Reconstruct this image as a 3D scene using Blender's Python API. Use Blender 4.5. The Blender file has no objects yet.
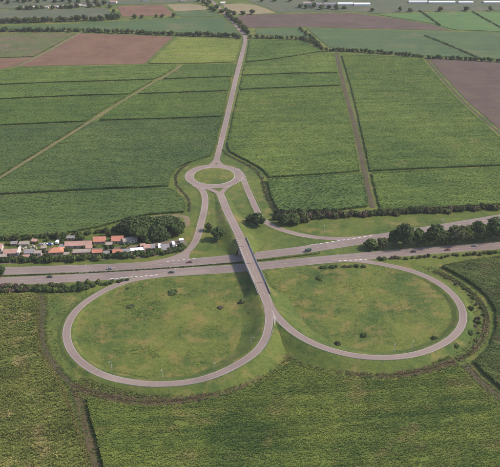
import bpy, bmesh, math, random
import numpy as np
from mathutils import Vector, Matrix
from mathutils.geometry import delaunay_2d_cdt

random.seed(7)
RNG = np.random.default_rng(7)
scene = bpy.context.scene
COL = scene.collection
R = math.radians

# ------------------------------------------------------------------ camera
CAM_H, PITCH, FOC = 320.0, R(28.0), 800.0          # metres, angle below level, focal length in photo pixels
cam_d = bpy.data.cameras.new('camera')
cam = bpy.data.objects.new('camera', cam_d)
COL.objects.link(cam)
cam.location = (0, 0, CAM_H)
cam.rotation_euler = (R(90) - PITCH, 0, 0)
cam_d.sensor_fit = 'HORIZONTAL'
cam_d.sensor_width = 36.0
cam_d.lens = 36.0 * FOC / 500.0
cam_d.clip_start = 1.0
cam_d.clip_end = 30000.0
scene.camera = cam

# ------------------------------------------------------------------ sky, sun, exposure
SUN_EL, SUN_AZ = R(43), R(86)                       # azimuth clockwise from +Y
world = bpy.data.worlds.new('World')
scene.world = world
world.use_nodes = True
nt = world.node_tree
bg = nt.nodes['Background']
sky = nt.nodes.new('ShaderNodeTexSky')
sky.sky_type = 'NISHITA'
sky.sun_disc = False
sky.sun_elevation = SUN_EL
sky.sun_rotation = SUN_AZ
sky.air_density = 1.0
sky.dust_density = 3.0
sky.altitude = 900
nt.links.new(sky.outputs['Color'], bg.inputs['Color'])
bg.inputs['Strength'].default_value = 0.15
sun_d = bpy.data.lights.new('sun', 'SUN')
sun_d.energy = 3.2
sun_d.angle = R(7.0)
sun_d.color = (1.0, 0.87, 0.72)
sun = bpy.data.objects.new('sun', sun_d)
COL.objects.link(sun)
sdir = Vector((math.sin(SUN_AZ) * math.cos(SUN_EL), math.cos(SUN_AZ) * math.cos(SUN_EL), math.sin(SUN_EL)))
sun.rotation_euler = sdir.to_track_quat('Z', 'Y').to_euler()
scene.view_settings.view_transform = 'Standard'
scene.view_settings.look = 'None'
scene.view_settings.gamma = 1.0
scene.view_settings.use_curve_mapping = False
scene.view_settings.exposure = 0.70
scene.render.engine = 'CYCLES'
scene.cycles.volume_bounces = 0
scene.cycles.max_bounces = 4

# ------------------------------------------------------------------ survey helper: photo pixel -> point of the place at height z
CP, SP = math.cos(PITCH), math.sin(PITCH)
def G(x, y, z=0.0):
    u, v = (x - 250.0) / FOC, -(y - 233.5) / FOC
    dy, dz = CP + v * SP, -SP + v * CP
    t = (z - CAM_H) / dz
    return (u * t, dy * t, z)

# ------------------------------------------------------------------ object helpers
def tag(o, label=None, cat=None, group=None, kind=None):
    if label: o['label'] = label
    if cat: o['category'] = cat
    if group: o['group'] = group
    if kind: o['kind'] = kind
    return o
def empty(name, loc=(0, 0, 0), rz=0.0):
    o = bpy.data.objects.new(name, None)
    o.empty_display_size = 0.5
    COL.objects.link(o)
    o.location = loc
    o.rotation_euler = (0, 0, rz)
    return o
def link(name, me, mat=None, parent=None):
    o = bpy.data.objects.new(name, me)
    if mat is not None and len(me.materials) == 0:
        me.materials.append(mat)
    COL.objects.link(o)
    if parent is not None: o.parent = parent
    return o
def pydata(name, v, f, mat=None, parent=None, smooth=False):
    me = bpy.data.meshes.new(name)
    me.from_pydata([tuple(p) for p in v], [], f)
    me.update()
    a = me.attributes.new('tint', 'FLOAT', 'POINT')
    a.data.foreach_set('value', [.5] * len(me.vertices))
    if smooth:
        me.polygons.foreach_set('use_smooth', [True] * len(me.polygons))
    return link(name, me, mat, parent)
def fast_mesh(name, V, F, tint=None):
    """V (n,3), F (m,k) numpy arrays"""
    me = bpy.data.meshes.new(name)
    k = F.shape[1]
    me.vertices.add(len(V)); me.loops.add(F.size); me.polygons.add(len(F))
    me.vertices.foreach_set('co', np.ascontiguousarray(V, dtype=np.float32).ravel())
    me.loops.foreach_set('vertex_index', np.ascontiguousarray(F, dtype=np.int32).ravel())
    me.polygons.foreach_set('loop_start', np.arange(0, F.size, k, dtype=np.int32))
    me.update(calc_edges=True)
    if tint is not None:
        a = me.attributes.new('tint', 'FLOAT', 'POINT')
        a.data.foreach_set('value', np.ascontiguousarray(tint, dtype=np.float32))
    return me
class MB:
    """collects simple solids into one mesh"""
    def __init__(s): s.v, s.f = [], []
    def poly(s, vs, fs):
        b = len(s.v); s.v += [tuple(p) for p in vs]; s.f += [tuple(b + i for i in q) for q in fs]; return s
    def box(s, c, d, rz=0.0):
        cx, cy, cz = c; hx, hy, hz = d[0] / 2, d[1] / 2, d[2] / 2
        ca, sa = math.cos(rz), math.sin(rz)
        vs = []
        for z in (-hz, hz):
            for x, y in ((-hx, -hy), (hx, -hy), (hx, hy), (-hx, hy)):
                vs.append((cx + x * ca - y * sa, cy + x * sa + y * ca, cz + z))
        return s.poly(vs, [(3, 2, 1, 0), (4, 5, 6, 7), (0, 1, 5, 4), (1, 2, 6, 5), (2, 3, 7, 6), (3, 0, 4, 7)])
    def tube(s, pts, rad, n=6):
        rings = []
        for i, p in enumerate(pts):
            p = Vector(p)
            a = Vector(pts[max(i - 1, 0)]); b = Vector(pts[min(i + 1, len(pts) - 1)])
            t = (b - a).normalized()
            u = t.cross(Vector((0.31, 0.95, 0.05))).normalized(); w = t.cross(u)
            rings.append([p + (u * math.cos(k * 2 * math.pi / n) + w * math.sin(k * 2 * math.pi / n)) * rad[i] for k in range(n)])
        vs = [q for r in rings for q in r]
        fs = []
        for i in range(len(rings) - 1):
            for k in range(n):
                fs.append((i * n + k, i * n + (k + 1) % n, (i + 1) * n + (k + 1) % n, (i + 1) * n + k))
        fs.append(tuple(range(n))[::-1]); fs.append(tuple((len(rings) - 1) * n + k for k in range(n)))
        return s.poly(vs, fs)
    def cyl(s, c, r, w, axis='y', n=14):
        vs = []
        for e in (-w / 2, w / 2):
            for k in range(n):
                a = k * 2 * math.pi / n
                if axis == 'y': vs.append((c[0] + r * math.cos(a), c[1] + e, c[2] + r * math.sin(a)))
                else: vs.append((c[0] + r * math.cos(a), c[1] + r * math.sin(a), c[2] + e))
        fs = [(k, (k + 1) % n, n + (k + 1) % n, n + k) for k in range(n)] + [tuple(range(n))[::-1], tuple(range(n, 2 * n))]
        return s.poly(vs, fs)
    def build(s, name, mat, parent=None, smooth=False):
        return pydata(name, s.v, s.f, mat, parent, smooth)
    def mesh(s, name, mat):
        me = bpy.data.meshes.new(name); me.from_pydata(s.v, [], s.f); me.update(); me.materials.append(mat); return me

# ------------------------------------------------------------------ materials
def new_mat(name):
    m = bpy.data.materials.new(name); m.use_nodes = True
    t = m.node_tree; t.nodes.clear()
    o = t.nodes.new('ShaderNodeOutputMaterial')
    b = t.nodes.new('ShaderNodeBsdfPrincipled')
    t.links.new(b.outputs[0], o.inputs[0])
    b.inputs['Roughness'].default_value = 0.85
    b.inputs['Specular IOR Level'].default_value = 0.2
    return m, t, b, o
def pos_noise(t, scale, detail=3, rough=0.6, rot=0.0, stretch=(1, 1, 1), dist=0.0, obj=False):
    if obj:
        g = t.nodes.new('ShaderNodeTexCoord'); src = g.outputs['Object']
    else:
        g = t.nodes.new('ShaderNodeNewGeometry'); src = g.outputs['Position']
    mp = t.nodes.new('ShaderNodeMapping'); mp.vector_type = 'TEXTURE'
    mp.inputs['Rotation'].default_value = (0, 0, rot)
    mp.inputs['Scale'].default_value = stretch
    n = t.nodes.new('ShaderNodeTexNoise')
    n.inputs['Scale'].default_value = scale; n.inputs['Detail'].default_value = detail
    n.inputs['Roughness'].default_value = rough; n.inputs['Distortion'].default_value = dist
    t.links.new(src, mp.inputs['Vector']); t.links.new(mp.outputs[0], n.inputs['Vector'])
    return n.outputs['Fac']
def ramp(t, src, stops):
    r = t.nodes.new('ShaderNodeValToRGB')
    e = r.color_ramp.elements
    while len(e) < len(stops): e.new(0.5)
    for el, (p, c) in zip(e, stops):
        el.position = p; el.color = (c[0], c[1], c[2], 1)
    t.links.new(src, r.inputs[0]); return r.outputs[0]
def mix(t, fac, a, b, mode='MIX'):
    n = t.nodes.new('ShaderNodeMix'); n.data_type = 'RGBA'; n.blend_type = mode
    for s, v in ((0, fac), (6, a), (7, b)):
        if hasattr(v, 'is_linked') or hasattr(v, 'links'): t.links.new(v, n.inputs[s])
        else: n.inputs[s].default_value = v if not isinstance(v, tuple) else (v[0], v[1], v[2], 1)
    return n.outputs[2]
def math_n(t, op, a, b=0.0):
    n = t.nodes.new('ShaderNodeMath'); n.operation = op
    for s, v in ((0, a), (1, b)):
        if isinstance(v, (int, float)): n.inputs[s].default_value = v
        else: t.links.new(v, n.inputs[s])
    return n.outputs[0]
def maprange(t, v, a, b, c, d):
    n = t.nodes.new('ShaderNodeMapRange')
    t.links.new(v, n.inputs[0])
    for i, q in enumerate((a, b, c, d)): n.inputs[i + 1].default_value = q
    return n.outputs[0]
def bump(t, b, h, strength=0.5, dist=0.3):
    n = t.nodes.new('ShaderNodeBump'); n.inputs['Strength'].default_value = strength; n.inputs['Distance'].default_value = dist
    t.links.new(h, n.inputs['Height']); t.links.new(n.outputs[0], b.inputs['Normal'])

def veg(name, dark, light, dry, row=0.0, big=0.012, mid=0.12, dry_amt=0.25, streak=0.5, transl=0.32, tint=0.5, drymax=.85, con=.26, fine=0.0):
    """plant colours: broad drifts, row streaks and dry patches, each plant a little lighter or darker"""
    m, t, b, o = new_mat(name)
    n1 = pos_noise(t, big, 4, 0.55, dist=0.6)
    n2 = pos_noise(t, mid, 3, 0.6)
    n3 = pos_noise(t, 0.16, 3, 0.6, rot=row, stretch=(14, 1, 1))
    s = math_n(t, 'ADD', math_n(t, 'MULTIPLY', n1, 0.9), math_n(t, 'MULTIPLY', n2, 0.6))
    s = math_n(t, 'ADD', s, math_n(t, 'MULTIPLY', n3, streak))
    if fine:
        nf = pos_noise(t, 0.75, 3, 0.7)
        s = math_n(t, 'ADD', s, math_n(t, 'MULTIPLY', math_n(t, 'SUBTRACT', nf, 0.5), fine))
    s = maprange(t, s, 0.75 + streak * 0.5 - con, 0.75 + streak * 0.5 + con, 0, 1)
    c = ramp(t, s, [(0.0, dark), (1.0, light)])
    nd = pos_noise(t, big * 2.3, 5, 0.65)
    d = maprange(t, nd, 0.66 - dry_amt * 0.5, 0.80 - dry_amt * 0.5, 0, drymax)
    c = mix(t, d, c, dry)
    at = t.nodes.new('ShaderNodeAttribute'); at.attribute_name = 'tint'
    br = maprange(t, at.outputs['Fac'], 0, 1, 1 - tint, 1 + tint)
    sc = t.nodes.new('ShaderNodeVectorMath'); sc.operation = 'SCALE'
    t.links.new(c, sc.inputs[0]); t.links.new(br, sc.inputs['Scale'])
    c = sc.outputs[0]
    t.links.new(c, b.inputs['Base Color'])
    nb = pos_noise(t, 0.9, 3, 0.7); bump(t, b, nb, 0.6, 0.5)
    if transl:
        tr = t.nodes.new('ShaderNodeBsdfTranslucent'); t.links.new(c, tr.inputs[0])
        ms = t.nodes.new('ShaderNodeMixShader'); ms.inputs[0].default_value = transl
        t.links.new(b.outputs[0], ms.inputs[1]); t.links.new(tr.outputs[0], ms.inputs[2])
        t.links.new(ms.outputs[0], o.inputs[0])
    return m
def soil(name, a, b_, c_=None, row=0.0, scale=0.03, streak=True):
    m, t, b, o = new_mat(name)
    n1 = pos_noise(t, scale, 5, 0.6, dist=0.4)
    n2 = pos_noise(t, 0.2, 3, 0.6, rot=row, stretch=(18, 1, 1)) if streak else pos_noise(t, 0.35, 4, 0.65)
    s = maprange(t, math_n(t, 'ADD', n1, math_n(t, 'MULTIPLY', n2, 0.6)), 0.5, 1.1, 0, 1)
    c = ramp(t, s, [(0, a), (1, b_)])
    if c_:
        nd = pos_noise(t, scale * 2.2, 5, 0.65)
        c = mix(t, maprange(t, nd, 0.52, 0.68, 0, 0.8), c, c_)
    t.links.new(c, b.inputs['Base Color'])
    b.inputs['Roughness'].default_value = 0.95
    bump(t, b, pos_noise(t, 0.8, 4, 0.7), 0.7, 0.3)
    return m
def flat(name, c, rough=0.7, var=0.12, scale=0.6, metal=0.0, spec=0.3, bmp=0.0):
    m, t, b, o = new_mat(name)
    n = pos_noise(t, scale, 4, 0.65)
    col = ramp(t, n, [(0.25, tuple(x * (1 - var) for x in c)), (0.75, tuple(min(1, x * (1 + var)) for x in c))])
    t.links.new(col, b.inputs['Base Color'])
    b.inputs['Roughness'].default_value = rough; b.inputs['Metallic'].default_value = metal
    b.inputs['Specular IOR Level'].default_value = spec
    if bmp: bump(t, b, pos_noise(t, 6, 3, 0.7), bmp, 0.05)
    return m
def asphalt(name, a, b_, along=0.0):
    m, t, b, o = new_mat(name)
    n1 = pos_noise(t, 0.02, 5, 0.65, dist=0.5)
    n2 = pos_noise(t, 0.5, 4, 0.7)
    at = t.nodes.new('ShaderNodeAttribute'); at.attribute_name = 'tint'     # worn wheel tracks across the lane
    s = maprange(t, math_n(t, 'ADD', math_n(t, 'ADD', n1, math_n(t, 'MULTIPLY', n2, 0.45)), math_n(t, 'MULTIPLY', at.outputs['Fac'], 0.75)), 0.65, 1.45, 0, 1)
    c = ramp(t, s, [(0, a), (1, b_)])
    v = t.nodes.new('ShaderNodeTexVoronoi'); v.inputs['Scale'].default_value = 0.045
    g = t.nodes.new('ShaderNodeNewGeometry'); t.links.new(g.outputs['Position'], v.inputs['Vector'])
    c = mix(t, maprange(t, v.outputs['Color'], 0.0, 1.0, 0.0, 0.3), c, tuple(x * 0.72 for x in a))   # resurfaced patches
    t.links.new(c, b.inputs['Base Color'])
    b.inputs['Roughness'].default_value = 0.8
    bump(t, b, n2, 0.3, 0.05)
    return m

ROWA = R(5)          # the fields' crop rows run nearly east-west
M = {}
M['ground'] = veg('ground_grass', (.038, .072, .014), (.118, .138, .026), (.175, .142, .046), con=.24, big=0.022, mid=0.16, dry_amt=0.26, streak=0.1, transl=0, fine=.9)
M['loop_grass'] = veg('loop_grass', (.040, .074, .014), (.125, .140, .026), (.180, .142, .046), big=0.028, mid=0.20, dry_amt=0.32, streak=0.1, transl=0, drymax=.7, con=.21, fine=.8)
M['verge'] = M['ground']
M['weeds'] = veg('weeds', (.065, .098, .028), (.150, .172, .045), (.20, .16, .07), big=0.02, mid=0.2, dry_amt=0.3, streak=0.1)
M['dryweeds'] = veg('dry_weeds', (.090, .088, .036), (.180, .165, .066), (.21, .125, .08), big=0.03, mid=0.3, dry_amt=0.35, streak=0.0)
M['gold'] = veg('golden_grass', (.130, .135, .042), (.260, .240, .080), (.22, .17, .08), big=0.03, mid=0.3, dry_amt=0.2, streak=0.0)
M['cane_fore'] = veg('cane_flowering', (.105, .145, .034), (.265, .275, .070), (.36, .30, .12), row=R(14), big=0.03, mid=0.30, dry_amt=0.26, streak=0.1, tint=.7)
M['cane_low'] = veg('cane_green', (.070, .122, .026), (.210, .252, .052), (.26, .22, .08), row=R(6), big=0.016, mid=0.16, dry_amt=0.18, streak=1.1, tint=.5)
M['cane_east'] = veg('cane_dark', (.062, .105, .034), (.160, .195, .055), (.20, .165, .08), row=R(-32), big=0.02, mid=0.2, dry_amt=0.22, streak=0.4, tint=.6)
M['cane_deep'] = veg('cane_deep', (.070, .126, .040), (.145, .205, .056), (.14, .15, .07), row=ROWA, big=0.010, mid=0.10, dry_amt=0.12, streak=0.7, tint=.35)
M['cane_mid'] = veg('cane_mid', (.076, .140, .034), (.155, .225, .048), (.18, .19, .07), row=ROWA, big=0.010, mid=0.10, dry_amt=0.12, streak=0.7, tint=.35)
M['cane_bright'] = veg('cane_bright', (.086, .150, .034), (.195, .258, .056), (.23, .23, .07), row=ROWA, big=0.010, mid=0.10, dry_amt=0.15, streak=0.9, tint=.35)
M['yellow'] = veg('yellow_crop', (.165, .225, .048), (.275, .310, .070), (.30, .26, .10), row=ROWA, big=0.016, mid=0.10, dry_amt=0.2, streak=0.9, tint=.3)
M['olive'] = veg('olive_crop', (.125, .160, .060), (.190, .205, .080), (.22, .17, .11), row=ROWA, big=0.012, mid=0.08, dry_amt=0.4, streak=0.5, tint=.3)
M['coarse'] = veg('coarse_crop', (.060, .115, .032), (.145, .220, .052), (.17, .19, .07), row=R(6), big=0.02, mid=0.2, dry_amt=0.1, streak=0.4, tint=.6)
M['pasture'] = veg('pasture', (.042, .078, .030), (.078, .118, .040), (.11, .115, .05), row=ROWA, big=0.008, mid=0.06, dry_amt=0.25, streak=0.8, transl=0, tint=.3)
M['fresh'] = veg('fresh_crop', (.055, .110, .034), (.095, .160, .044), (.13, .15, .055), row=ROWA, big=0.008, mid=0.06, dry_amt=0.15, streak=0.8, transl=0, tint=.3)
M['greyfield'] = veg('stubble', (.062, .080, .045), (.098, .110, .062), (.12, .105, .07), row=ROWA, big=0.012, mid=0.08, dry_amt=0.3, streak=0.6, transl=0)
M['brown'] = soil('ploughed_brown', (.105, .058, .038), (.175, .102, .066), (.150, .110, .050), row=ROWA)
M['purple'] = soil('ploughed_dark', (.068, .047, .038), (.112, .080, .064), (.10, .085, .042), row=ROWA)
M['tan'] = soil('tan_field', (.180, .150, .085), (.240, .200, .120), (.16, .16, .06), row=ROWA)
M['track'] = soil('dirt_track', (.125, .098, .058), (.200, .155, .098), (.12, .115, .05), streak=False, scale=0.05)
M['trackdark'] = soil('damp_track', (.052, .046, .026), (.100, .080, .048), (.070, .088, .028), streak=False, scale=0.06)
M['ditch'] = soil('ditch_soil', (.055, .045, .024), (.118, .082, .046), (.075, .092, .028), streak=False, scale=0.06)
M['yard'] = soil('yard_soil', (.110, .090, .070), (.180, .148, .115), (.09, .10, .04), streak=False, scale=0.06)
M['asphalt'] = asphalt('worn_asphalt', (.168, .130, .112), (.280, .220, .190))
M['asphalt2'] = asphalt('motorway_asphalt', (.150, .119, .106), (.245, .196, .174))
M['paint'] = flat('road_paint', (.42, .38, .36), .7, .25, .8)
M['barpaint'] = flat('fresh_road_paint', (.72, .70, .68), .6, .12, .8)
M['concrete'] = flat('concrete', (.33, .29, .26), .85, .2, .3)
M['kerb'] = flat('kerb_concrete', (.42, .39, .35), .85, .15, .5)
M['steel'] = flat('galvanised_steel', (.45, .45, .44), .45, .08, .5, metal=.6)
M['pole'] = flat('painted_pole', (.42, .41, .39), .5, .08, .5)
M['lampglass'] = flat('lamp_lens', (.7, .7, .65), .3, .05, 1)
M['bark'] = flat('bark', (.085, .065, .048), .95, .3, 2)
M['leaf_a'] = veg('leaf_dark', (.045, .072, .028), (.095, .132, .042), (.08, .08, .03), big=0.05, mid=0.5, dry_amt=0.05, streak=0, tint=.6)
M['leaf_b'] = veg('leaf_green', (.055, .090, .030), (.115, .160, .046), (.10, .10, .03), big=0.05, mid=0.5, dry_amt=0.05, streak=0, tint=.6)
M['leaf_c'] = veg('leaf_olive', (.075, .094, .040), (.145, .160, .060), (.11, .10, .04), big=0.05, mid=0.5, dry_amt=0.1, streak=0, tint=.6)
M['leaf_br'] = veg('leaf_brown', (.100, .082, .056), (.185, .145, .100), (.14, .08, .06), big=0.06, mid=0.5, dry_amt=0.3, streak=0, tint=.6)
M['tile'] = flat('clay_tile', (.40, .170, .115), .85, .25, .5, bmp=.4)
M['tile2'] = flat('clay_tile_orange', (.44, .200, .120), .85, .22, .5, bmp=.4)
M['tilepink'] = flat('faded_tile', (.36, .215, .175), .9, .2, .4, bmp=.4)
M['zinc'] = flat('weathered_sheet', (.27, .225, .185), .7, .2, .4)
M['greysheet'] = flat('grey_sheet', (.20, .19, .19), .7, .2, .4)
M['wall'] = flat('plaster_wall', (.36, .30, .24), .9, .15, .4)
M['wallw'] = flat('white_wall', (.52, .49, .44), .9, .1, .4)
M['wallbr'] = flat('brick_wall', (.33, .22, .16), .9, .2, .5)
M['wood'] = flat('door_wood', (.14, .08, .045), .7, .2, 1)
M['glass'] = flat('dark_glass', (.03, .035, .04), .15, .1, 1, spec=.6)
M['plastic'] = flat('white_sheeting', (.66, .66, .66), .4, .06, .2)
M['rubber'] = flat('tyre_rubber', (.02, .02, .02), .9, .1, 1)
M['rim'] = flat('wheel_rim', (.4, .4, .4), .4, .1, 1, metal=.7)
M['lens'] = flat('lamp_clear', (.7, .68, .6), .25, .05, 1, spec=.5)
M['lensred'] = flat('lamp_red', (.35, .03, .02), .3, .05, 1, spec=.5)
for k, c in dict(dark=(.035, .037, .042), white=(.75, .74, .72), blue=(.05, .10, .30), red=(.20, .06, .05), grey=(.22, .22, .23), green=(.05, .08, .05)).items():
    M['car_' + k] = flat('paint_' + k, c, .35, .04, .5, spec=.5)

# ------------------------------------------------------------------ geometry helpers
def smooth_path(ctrl, step=3.0, closed=False):
    P = [np.array(p, float) for p in ctrl]
    n = len(P); out = []
    segs = n if closed else n - 1
    for i in range(segs):
        if closed: p0, p1, p2, p3 = P[(i - 1) % n], P[i], P[(i + 1) % n], P[(i + 2) % n]
        else:
            p1, p2 = P[i], P[i + 1]
            p0 = P[i - 1] if i > 0 else 2 * p1 - p2
            p3 = P[i + 2] if i + 2 < n else 2 * p2 - p1
        d = [max(1e-6, np.linalg.norm((b - a)[:2])) ** 0.5 for a, b in ((p0, p1), (p1, p2), (p2, p3))]
        t0, t1 = 0, d[0]; t2 = t1 + d[1]; t3 = t2 + d[2]
        m = max(2, int(np.linalg.norm(p2 - p1) / (step * .5)))
        for t in np.linspace(t1, t2, m, endpoint=False):
            a1 = (t1 - t) / (t1 - t0) * p0 + (t - t0) / (t1 - t0) * p1
            a2 = (t2 - t) / (t2 - t1) * p1 + (t - t1) / (t2 - t1) * p2
            a3 = (t3 - t) / (t3 - t2) * p2 + (t - t2) / (t3 - t2) * p3
            b1 = (t2 - t) / (t2 - t0) * a1 + (t - t0) / (t2 - t0) * a2
            b2 = (t3 - t) / (t3 - t1) * a2 + (t - t1) / (t3 - t1) * a3
            out.append((t2 - t) / (t2 - t1) * b1 + (t - t1) / (t2 - t1) * b2)
    if not closed: out.append(P[-1])
    out = np.array(out)
    # even spacing, then a light smoothing so traced kinks vanish
    if closed: out = np.vstack([out, out[:1]])
    s = np.r_[0, np.cumsum(np.linalg.norm(np.diff(out, axis=0), axis=1))]
    k = max(3, int(s[-1] / step) + 1)
    q = np.linspace(0, s[-1], k)
    res = np.stack([np.interp(q, s, out[:, j]) for j in range(3)], 1)
    for _ in range(6):
        if closed: res[1:-1] = .25 * res[:-2] + .5 * res[1:-1] + .25 * res[2:]
        else: res[1:-1] = .25 * res[:-2] + .5 * res[1:-1] + .25 * res[2:]
    return res
def normals(P):
    T = np.gradient(P[:, :2], axis=0)
    T /= np.linalg.norm(T, axis=1)[:, None] + 1e-9
    return np.stack([-T[:, 1], T[:, 0]], 1)       # left-hand side
def arclen(P): return np.r_[0, np.cumsum(np.linalg.norm(np.diff(P[:, :2], axis=0), axis=1))]
def sweep(name, P, offs, zs, mat, parent=None, tints=None, smooth=False):
    """offs/zs: cross-section, left positive; entries may be arrays along P"""
    N = normals(P); n = len(P); k = len(offs)
    V = np.zeros((n, k, 3)); T = np.zeros((n, k))
    for j in range(k):
        o = np.broadcast_to(offs[j], (n,)); z = np.broadcast_to(zs[j], (n,))
        V[:, j, :2] = P[:, :2] + N * o[:, None]
        V[:, j, 2] = P[:, 2] + z
        T[:, j] = tints[j] if tints is not None else 0.5
    idx = np.arange(n * k).reshape(n, k)
    F = np.stack([idx[:-1, :-1], idx[1:, :-1], idx[1:, 1:], idx[:-1, 1:]], -1).reshape(-1, 4)[:, ::-1]
    me = fast_mesh(name, V.reshape(-1, 3), F, T.reshape(-1))
    o = link(name, me, mat, parent)
    me.polygons.foreach_set('use_smooth', [bool(smooth)] * len(me.polygons))
    return o
def struct(o, label=None, cat=None): return tag(o, label, cat, kind='structure')

_LAT = np.random.default_rng(99).uniform(0, 1, (256, 256))
def vnoise(u, v, oct=2):
    """smooth value noise, about 0..1"""
    r = 0.0; a = 1.0; t = 0.0
    for k in range(oct):
        i, j = np.floor(u).astype(int), np.floor(v).astype(int)
        fu, fv = u - i, v - j
        fu = fu * fu * (3 - 2 * fu); fv = fv * fv * (3 - 2 * fv)
        g = lambda p, q: _LAT[p % 256, q % 256]
        r = r + a * ((g(i, j) * (1 - fu) + g(i + 1, j) * fu) * (1 - fv) + (g(i, j + 1) * (1 - fu) + g(i + 1, j + 1) * fu) * fv)
        t += a; a *= .55; u = u * 2.03 + 17.3; v = v * 2.03 + 5.1
    return r / t
def rowcoord(x, y, ang):
    ca, sa = math.cos(ang), math.sin(ang); return x * ca + y * sa, -x * sa + y * ca
def inside(pts, poly):
    x, y = pts[:, 0], pts[:, 1]
    r = np.zeros(len(pts), bool); n = len(poly); j = n - 1
    for i in range(n):
        xi, yi = poly[i][:2]; xj, yj = poly[j][:2]
        c = ((yi > y) != (yj > y)) & (x < (xj - xi) * (y - yi) / (yj - yi + 1e-12) + xi)
        r ^= c; j = i
    return r
def inset(poly, d):
    P = np.array([p[:2] for p in poly]); n = len(P)
    area = 0.5 * np.sum(P[:, 0] * np.roll(P[:, 1], -1) - np.roll(P[:, 0], -1) * P[:, 1])
    sg = 1 if area > 0 else -1
    out = []
    for i in range(n):
        a, b, c = P[i - 1], P[i], P[(i + 1) % n]
        e1 = (b - a) / np.linalg.norm(b - a); e2 = (c - b) / np.linalg.norm(c - b)
        n1 = sg * np.array([-e1[1], e1[0]]); n2 = sg * np.array([-e2[1], e2[0]])
        m = n1 + n2; m /= np.linalg.norm(m) + 1e-9
        out.append(b + m * d / max(0.45, float(np.dot(m, n1))))
    return out
def densify(poly, step):
    out = []; n = len(poly)
    for i in range(n):
        a, b = np.array(poly[i][:2]), np.array(poly[(i + 1) % n][:2])
        m = max(1, int(np.linalg.norm(b - a) / step))
        for k in range(m): out.append(a + (b - a) * k / m)
    return out
def lowfreq(x, y, s=1.0, seed=0.0):
    return (np.sin(x * .071 * s + seed) * np.cos(y * .083 * s - seed * 1.7) + .6 * np.sin(x * .19 * s - y * .13 * s + seed * 2.1) + .4 * np.sin(x * .37 * s + y * .41 * s + seed)) / 2.0
def patch(poly, cell, zfun, wall=None, jit=0.0):
    """triangulated sheet over a polygon; with wall=z it also gets sides down to that height"""
    b = densify(poly, cell)
    nb = len(b)
    P = np.array(b)
    if jit: P = P + RNG.normal(0, jit, P.shape)
    x0, y0 = P.min(0); x1, y1 = P.max(0)
    gx, gy = np.meshgrid(np.arange(x0 + cell / 2, x1, cell), np.arange(y0 + cell / 2, y1, cell))
    q = np.stack([gx.ravel(), gy.ravel()], 1) + RNG.uniform(-.3, .3, (gx.size, 2)) * cell
    q = q[inside(q, inset(P, cell * .35))]
    allp = np.vstack([P, q])
    edges = [(i, (i + 1) % nb) for i in range(nb)]
    vs, es, fs, ov, oe, of = delaunay_2d_cdt([Vector(p) for p in allp], edges, [], 1, 1e-4)
    V2 = np.array([(v.x, v.y) for v in vs])
    V = np.column_stack([V2, zfun(V2[:, 0], V2[:, 1])])
    F = [tuple(f) for f in fs]
    F = [f if np.cross(V2[f[1]] - V2[f[0]], V2[f[2]] - V2[f[0]]) > 0 else f[::-1] for f in F]
    F = np.array(F)
    if wall is not None:
        n0 = len(V)
        W = V[:nb].copy(); W[:, 2] = wall
        V = np.vstack([V, V[:nb], W])
        area = 0.5 * np.sum(P[:, 0] * np.roll(P[:, 1], -1) - np.roll(P[:, 0], -1) * P[:, 1])
        S = []
        for i in range(nb):
            j = (i + 1) % nb
            a, bb, c, d = n0 + i, n0 + j, n0 + nb + j, n0 + nb + i
            S += [(a, d, c), (a, c, bb)] if area > 0 else [(a, c, d), (a, bb, c)]
        F = np.vstack([F, np.array(S)])
    return V, F

# plant templates: a tuft of arching blades
def tuft_template(n, r, h, w, rise=0.35, seed=0):
    rg = np.random.default_rng(seed); V = []; F = []
    for i in range(n):
        a = i * 2 * math.pi / n + rg.uniform(-.4, .4)
        rr = r * rg.uniform(.6, 1.1); hh = h * rg.uniform(.65, 1.1)
        d = np.array([math.cos(a), math.sin(a)]); s = np.array([-d[1], d[0]]) * w * rg.uniform(.7, 1.2)
        b = len(V)
        c = d * rr * rise
        V += [(*(c * .2 - s * .5), hh * .15), (*(c * .2 + s * .5), hh * .15), (*(c + s), hh * .85), (*(c - s), hh * .85), (*(d * rr), hh * rg.uniform(.75, 1.05))]
        F += [(b, b + 1, b + 2), (b, b + 2, b + 3), (b + 3, b + 2, b + 4)]
    return np.array(V, float), np.array(F)
TUFT_NEAR = [tuft_template(7, 1.0, 1.0, .17, .4, k) for k in range(5)]
TUFT_MID = [tuft_template(5, 1.0, 1.0, .26, .4, 10 + k) for k in range(4)]
TUFT_LOW = [tuft_template(4, 1.0, 1.0, .34, .45, 20 + k) for k in range(4)]
def plant(points, templates, rad, hgt, zbase, tint_sd=0.2, tintbase=None):
    Vs, Fs, Ts, off = [], [], [], 0
    n = len(points); k = len(templates)
    pick = RNG.integers(0, k, n)
    zb = np.broadcast_to(zbase, (n,))
    for t in range(k):
        m = pick == t; c = m.sum()
        if not c: continue
        tv, tf = templates[t]
        a = RNG.uniform(0, 2 * math.pi, c); s = RNG.uniform(.7, 1.3, c); hz = RNG.uniform(.6, 1.35, c)
        ca, sa = np.cos(a), np.sin(a)
        X = (tv[None, :, 0] * ca[:, None] - tv[None, :, 1] * sa[:, None]) * (rad * s)[:, None] + points[m, 0][:, None]
        Y = (tv[None, :, 0] * sa[:, None] + tv[None, :, 1] * ca[:, None]) * (rad * s)[:, None] + points[m, 1][:, None]
        Z = tv[None, :, 2] * (hgt * hz)[:, None] + zb[m][:, None]
        Vs.append(np.stack([X, Y, Z], -1).reshape(-1, 3))
        Fs.append((tf[None] + (np.arange(c) * len(tv))[:, None, None] + off).reshape(-1, 3))
        tb = RNG.normal(.5, tint_sd, c) if tintbase is None else tintbase[m] + RNG.normal(0, tint_sd, c)
        Ts.append(np.repeat(np.clip(tb, 0, 1), len(tv)))
        off += c * len(tv)
    return np.vstack(Vs), np.vstack(Fs), np.concatenate(Ts)
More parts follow.
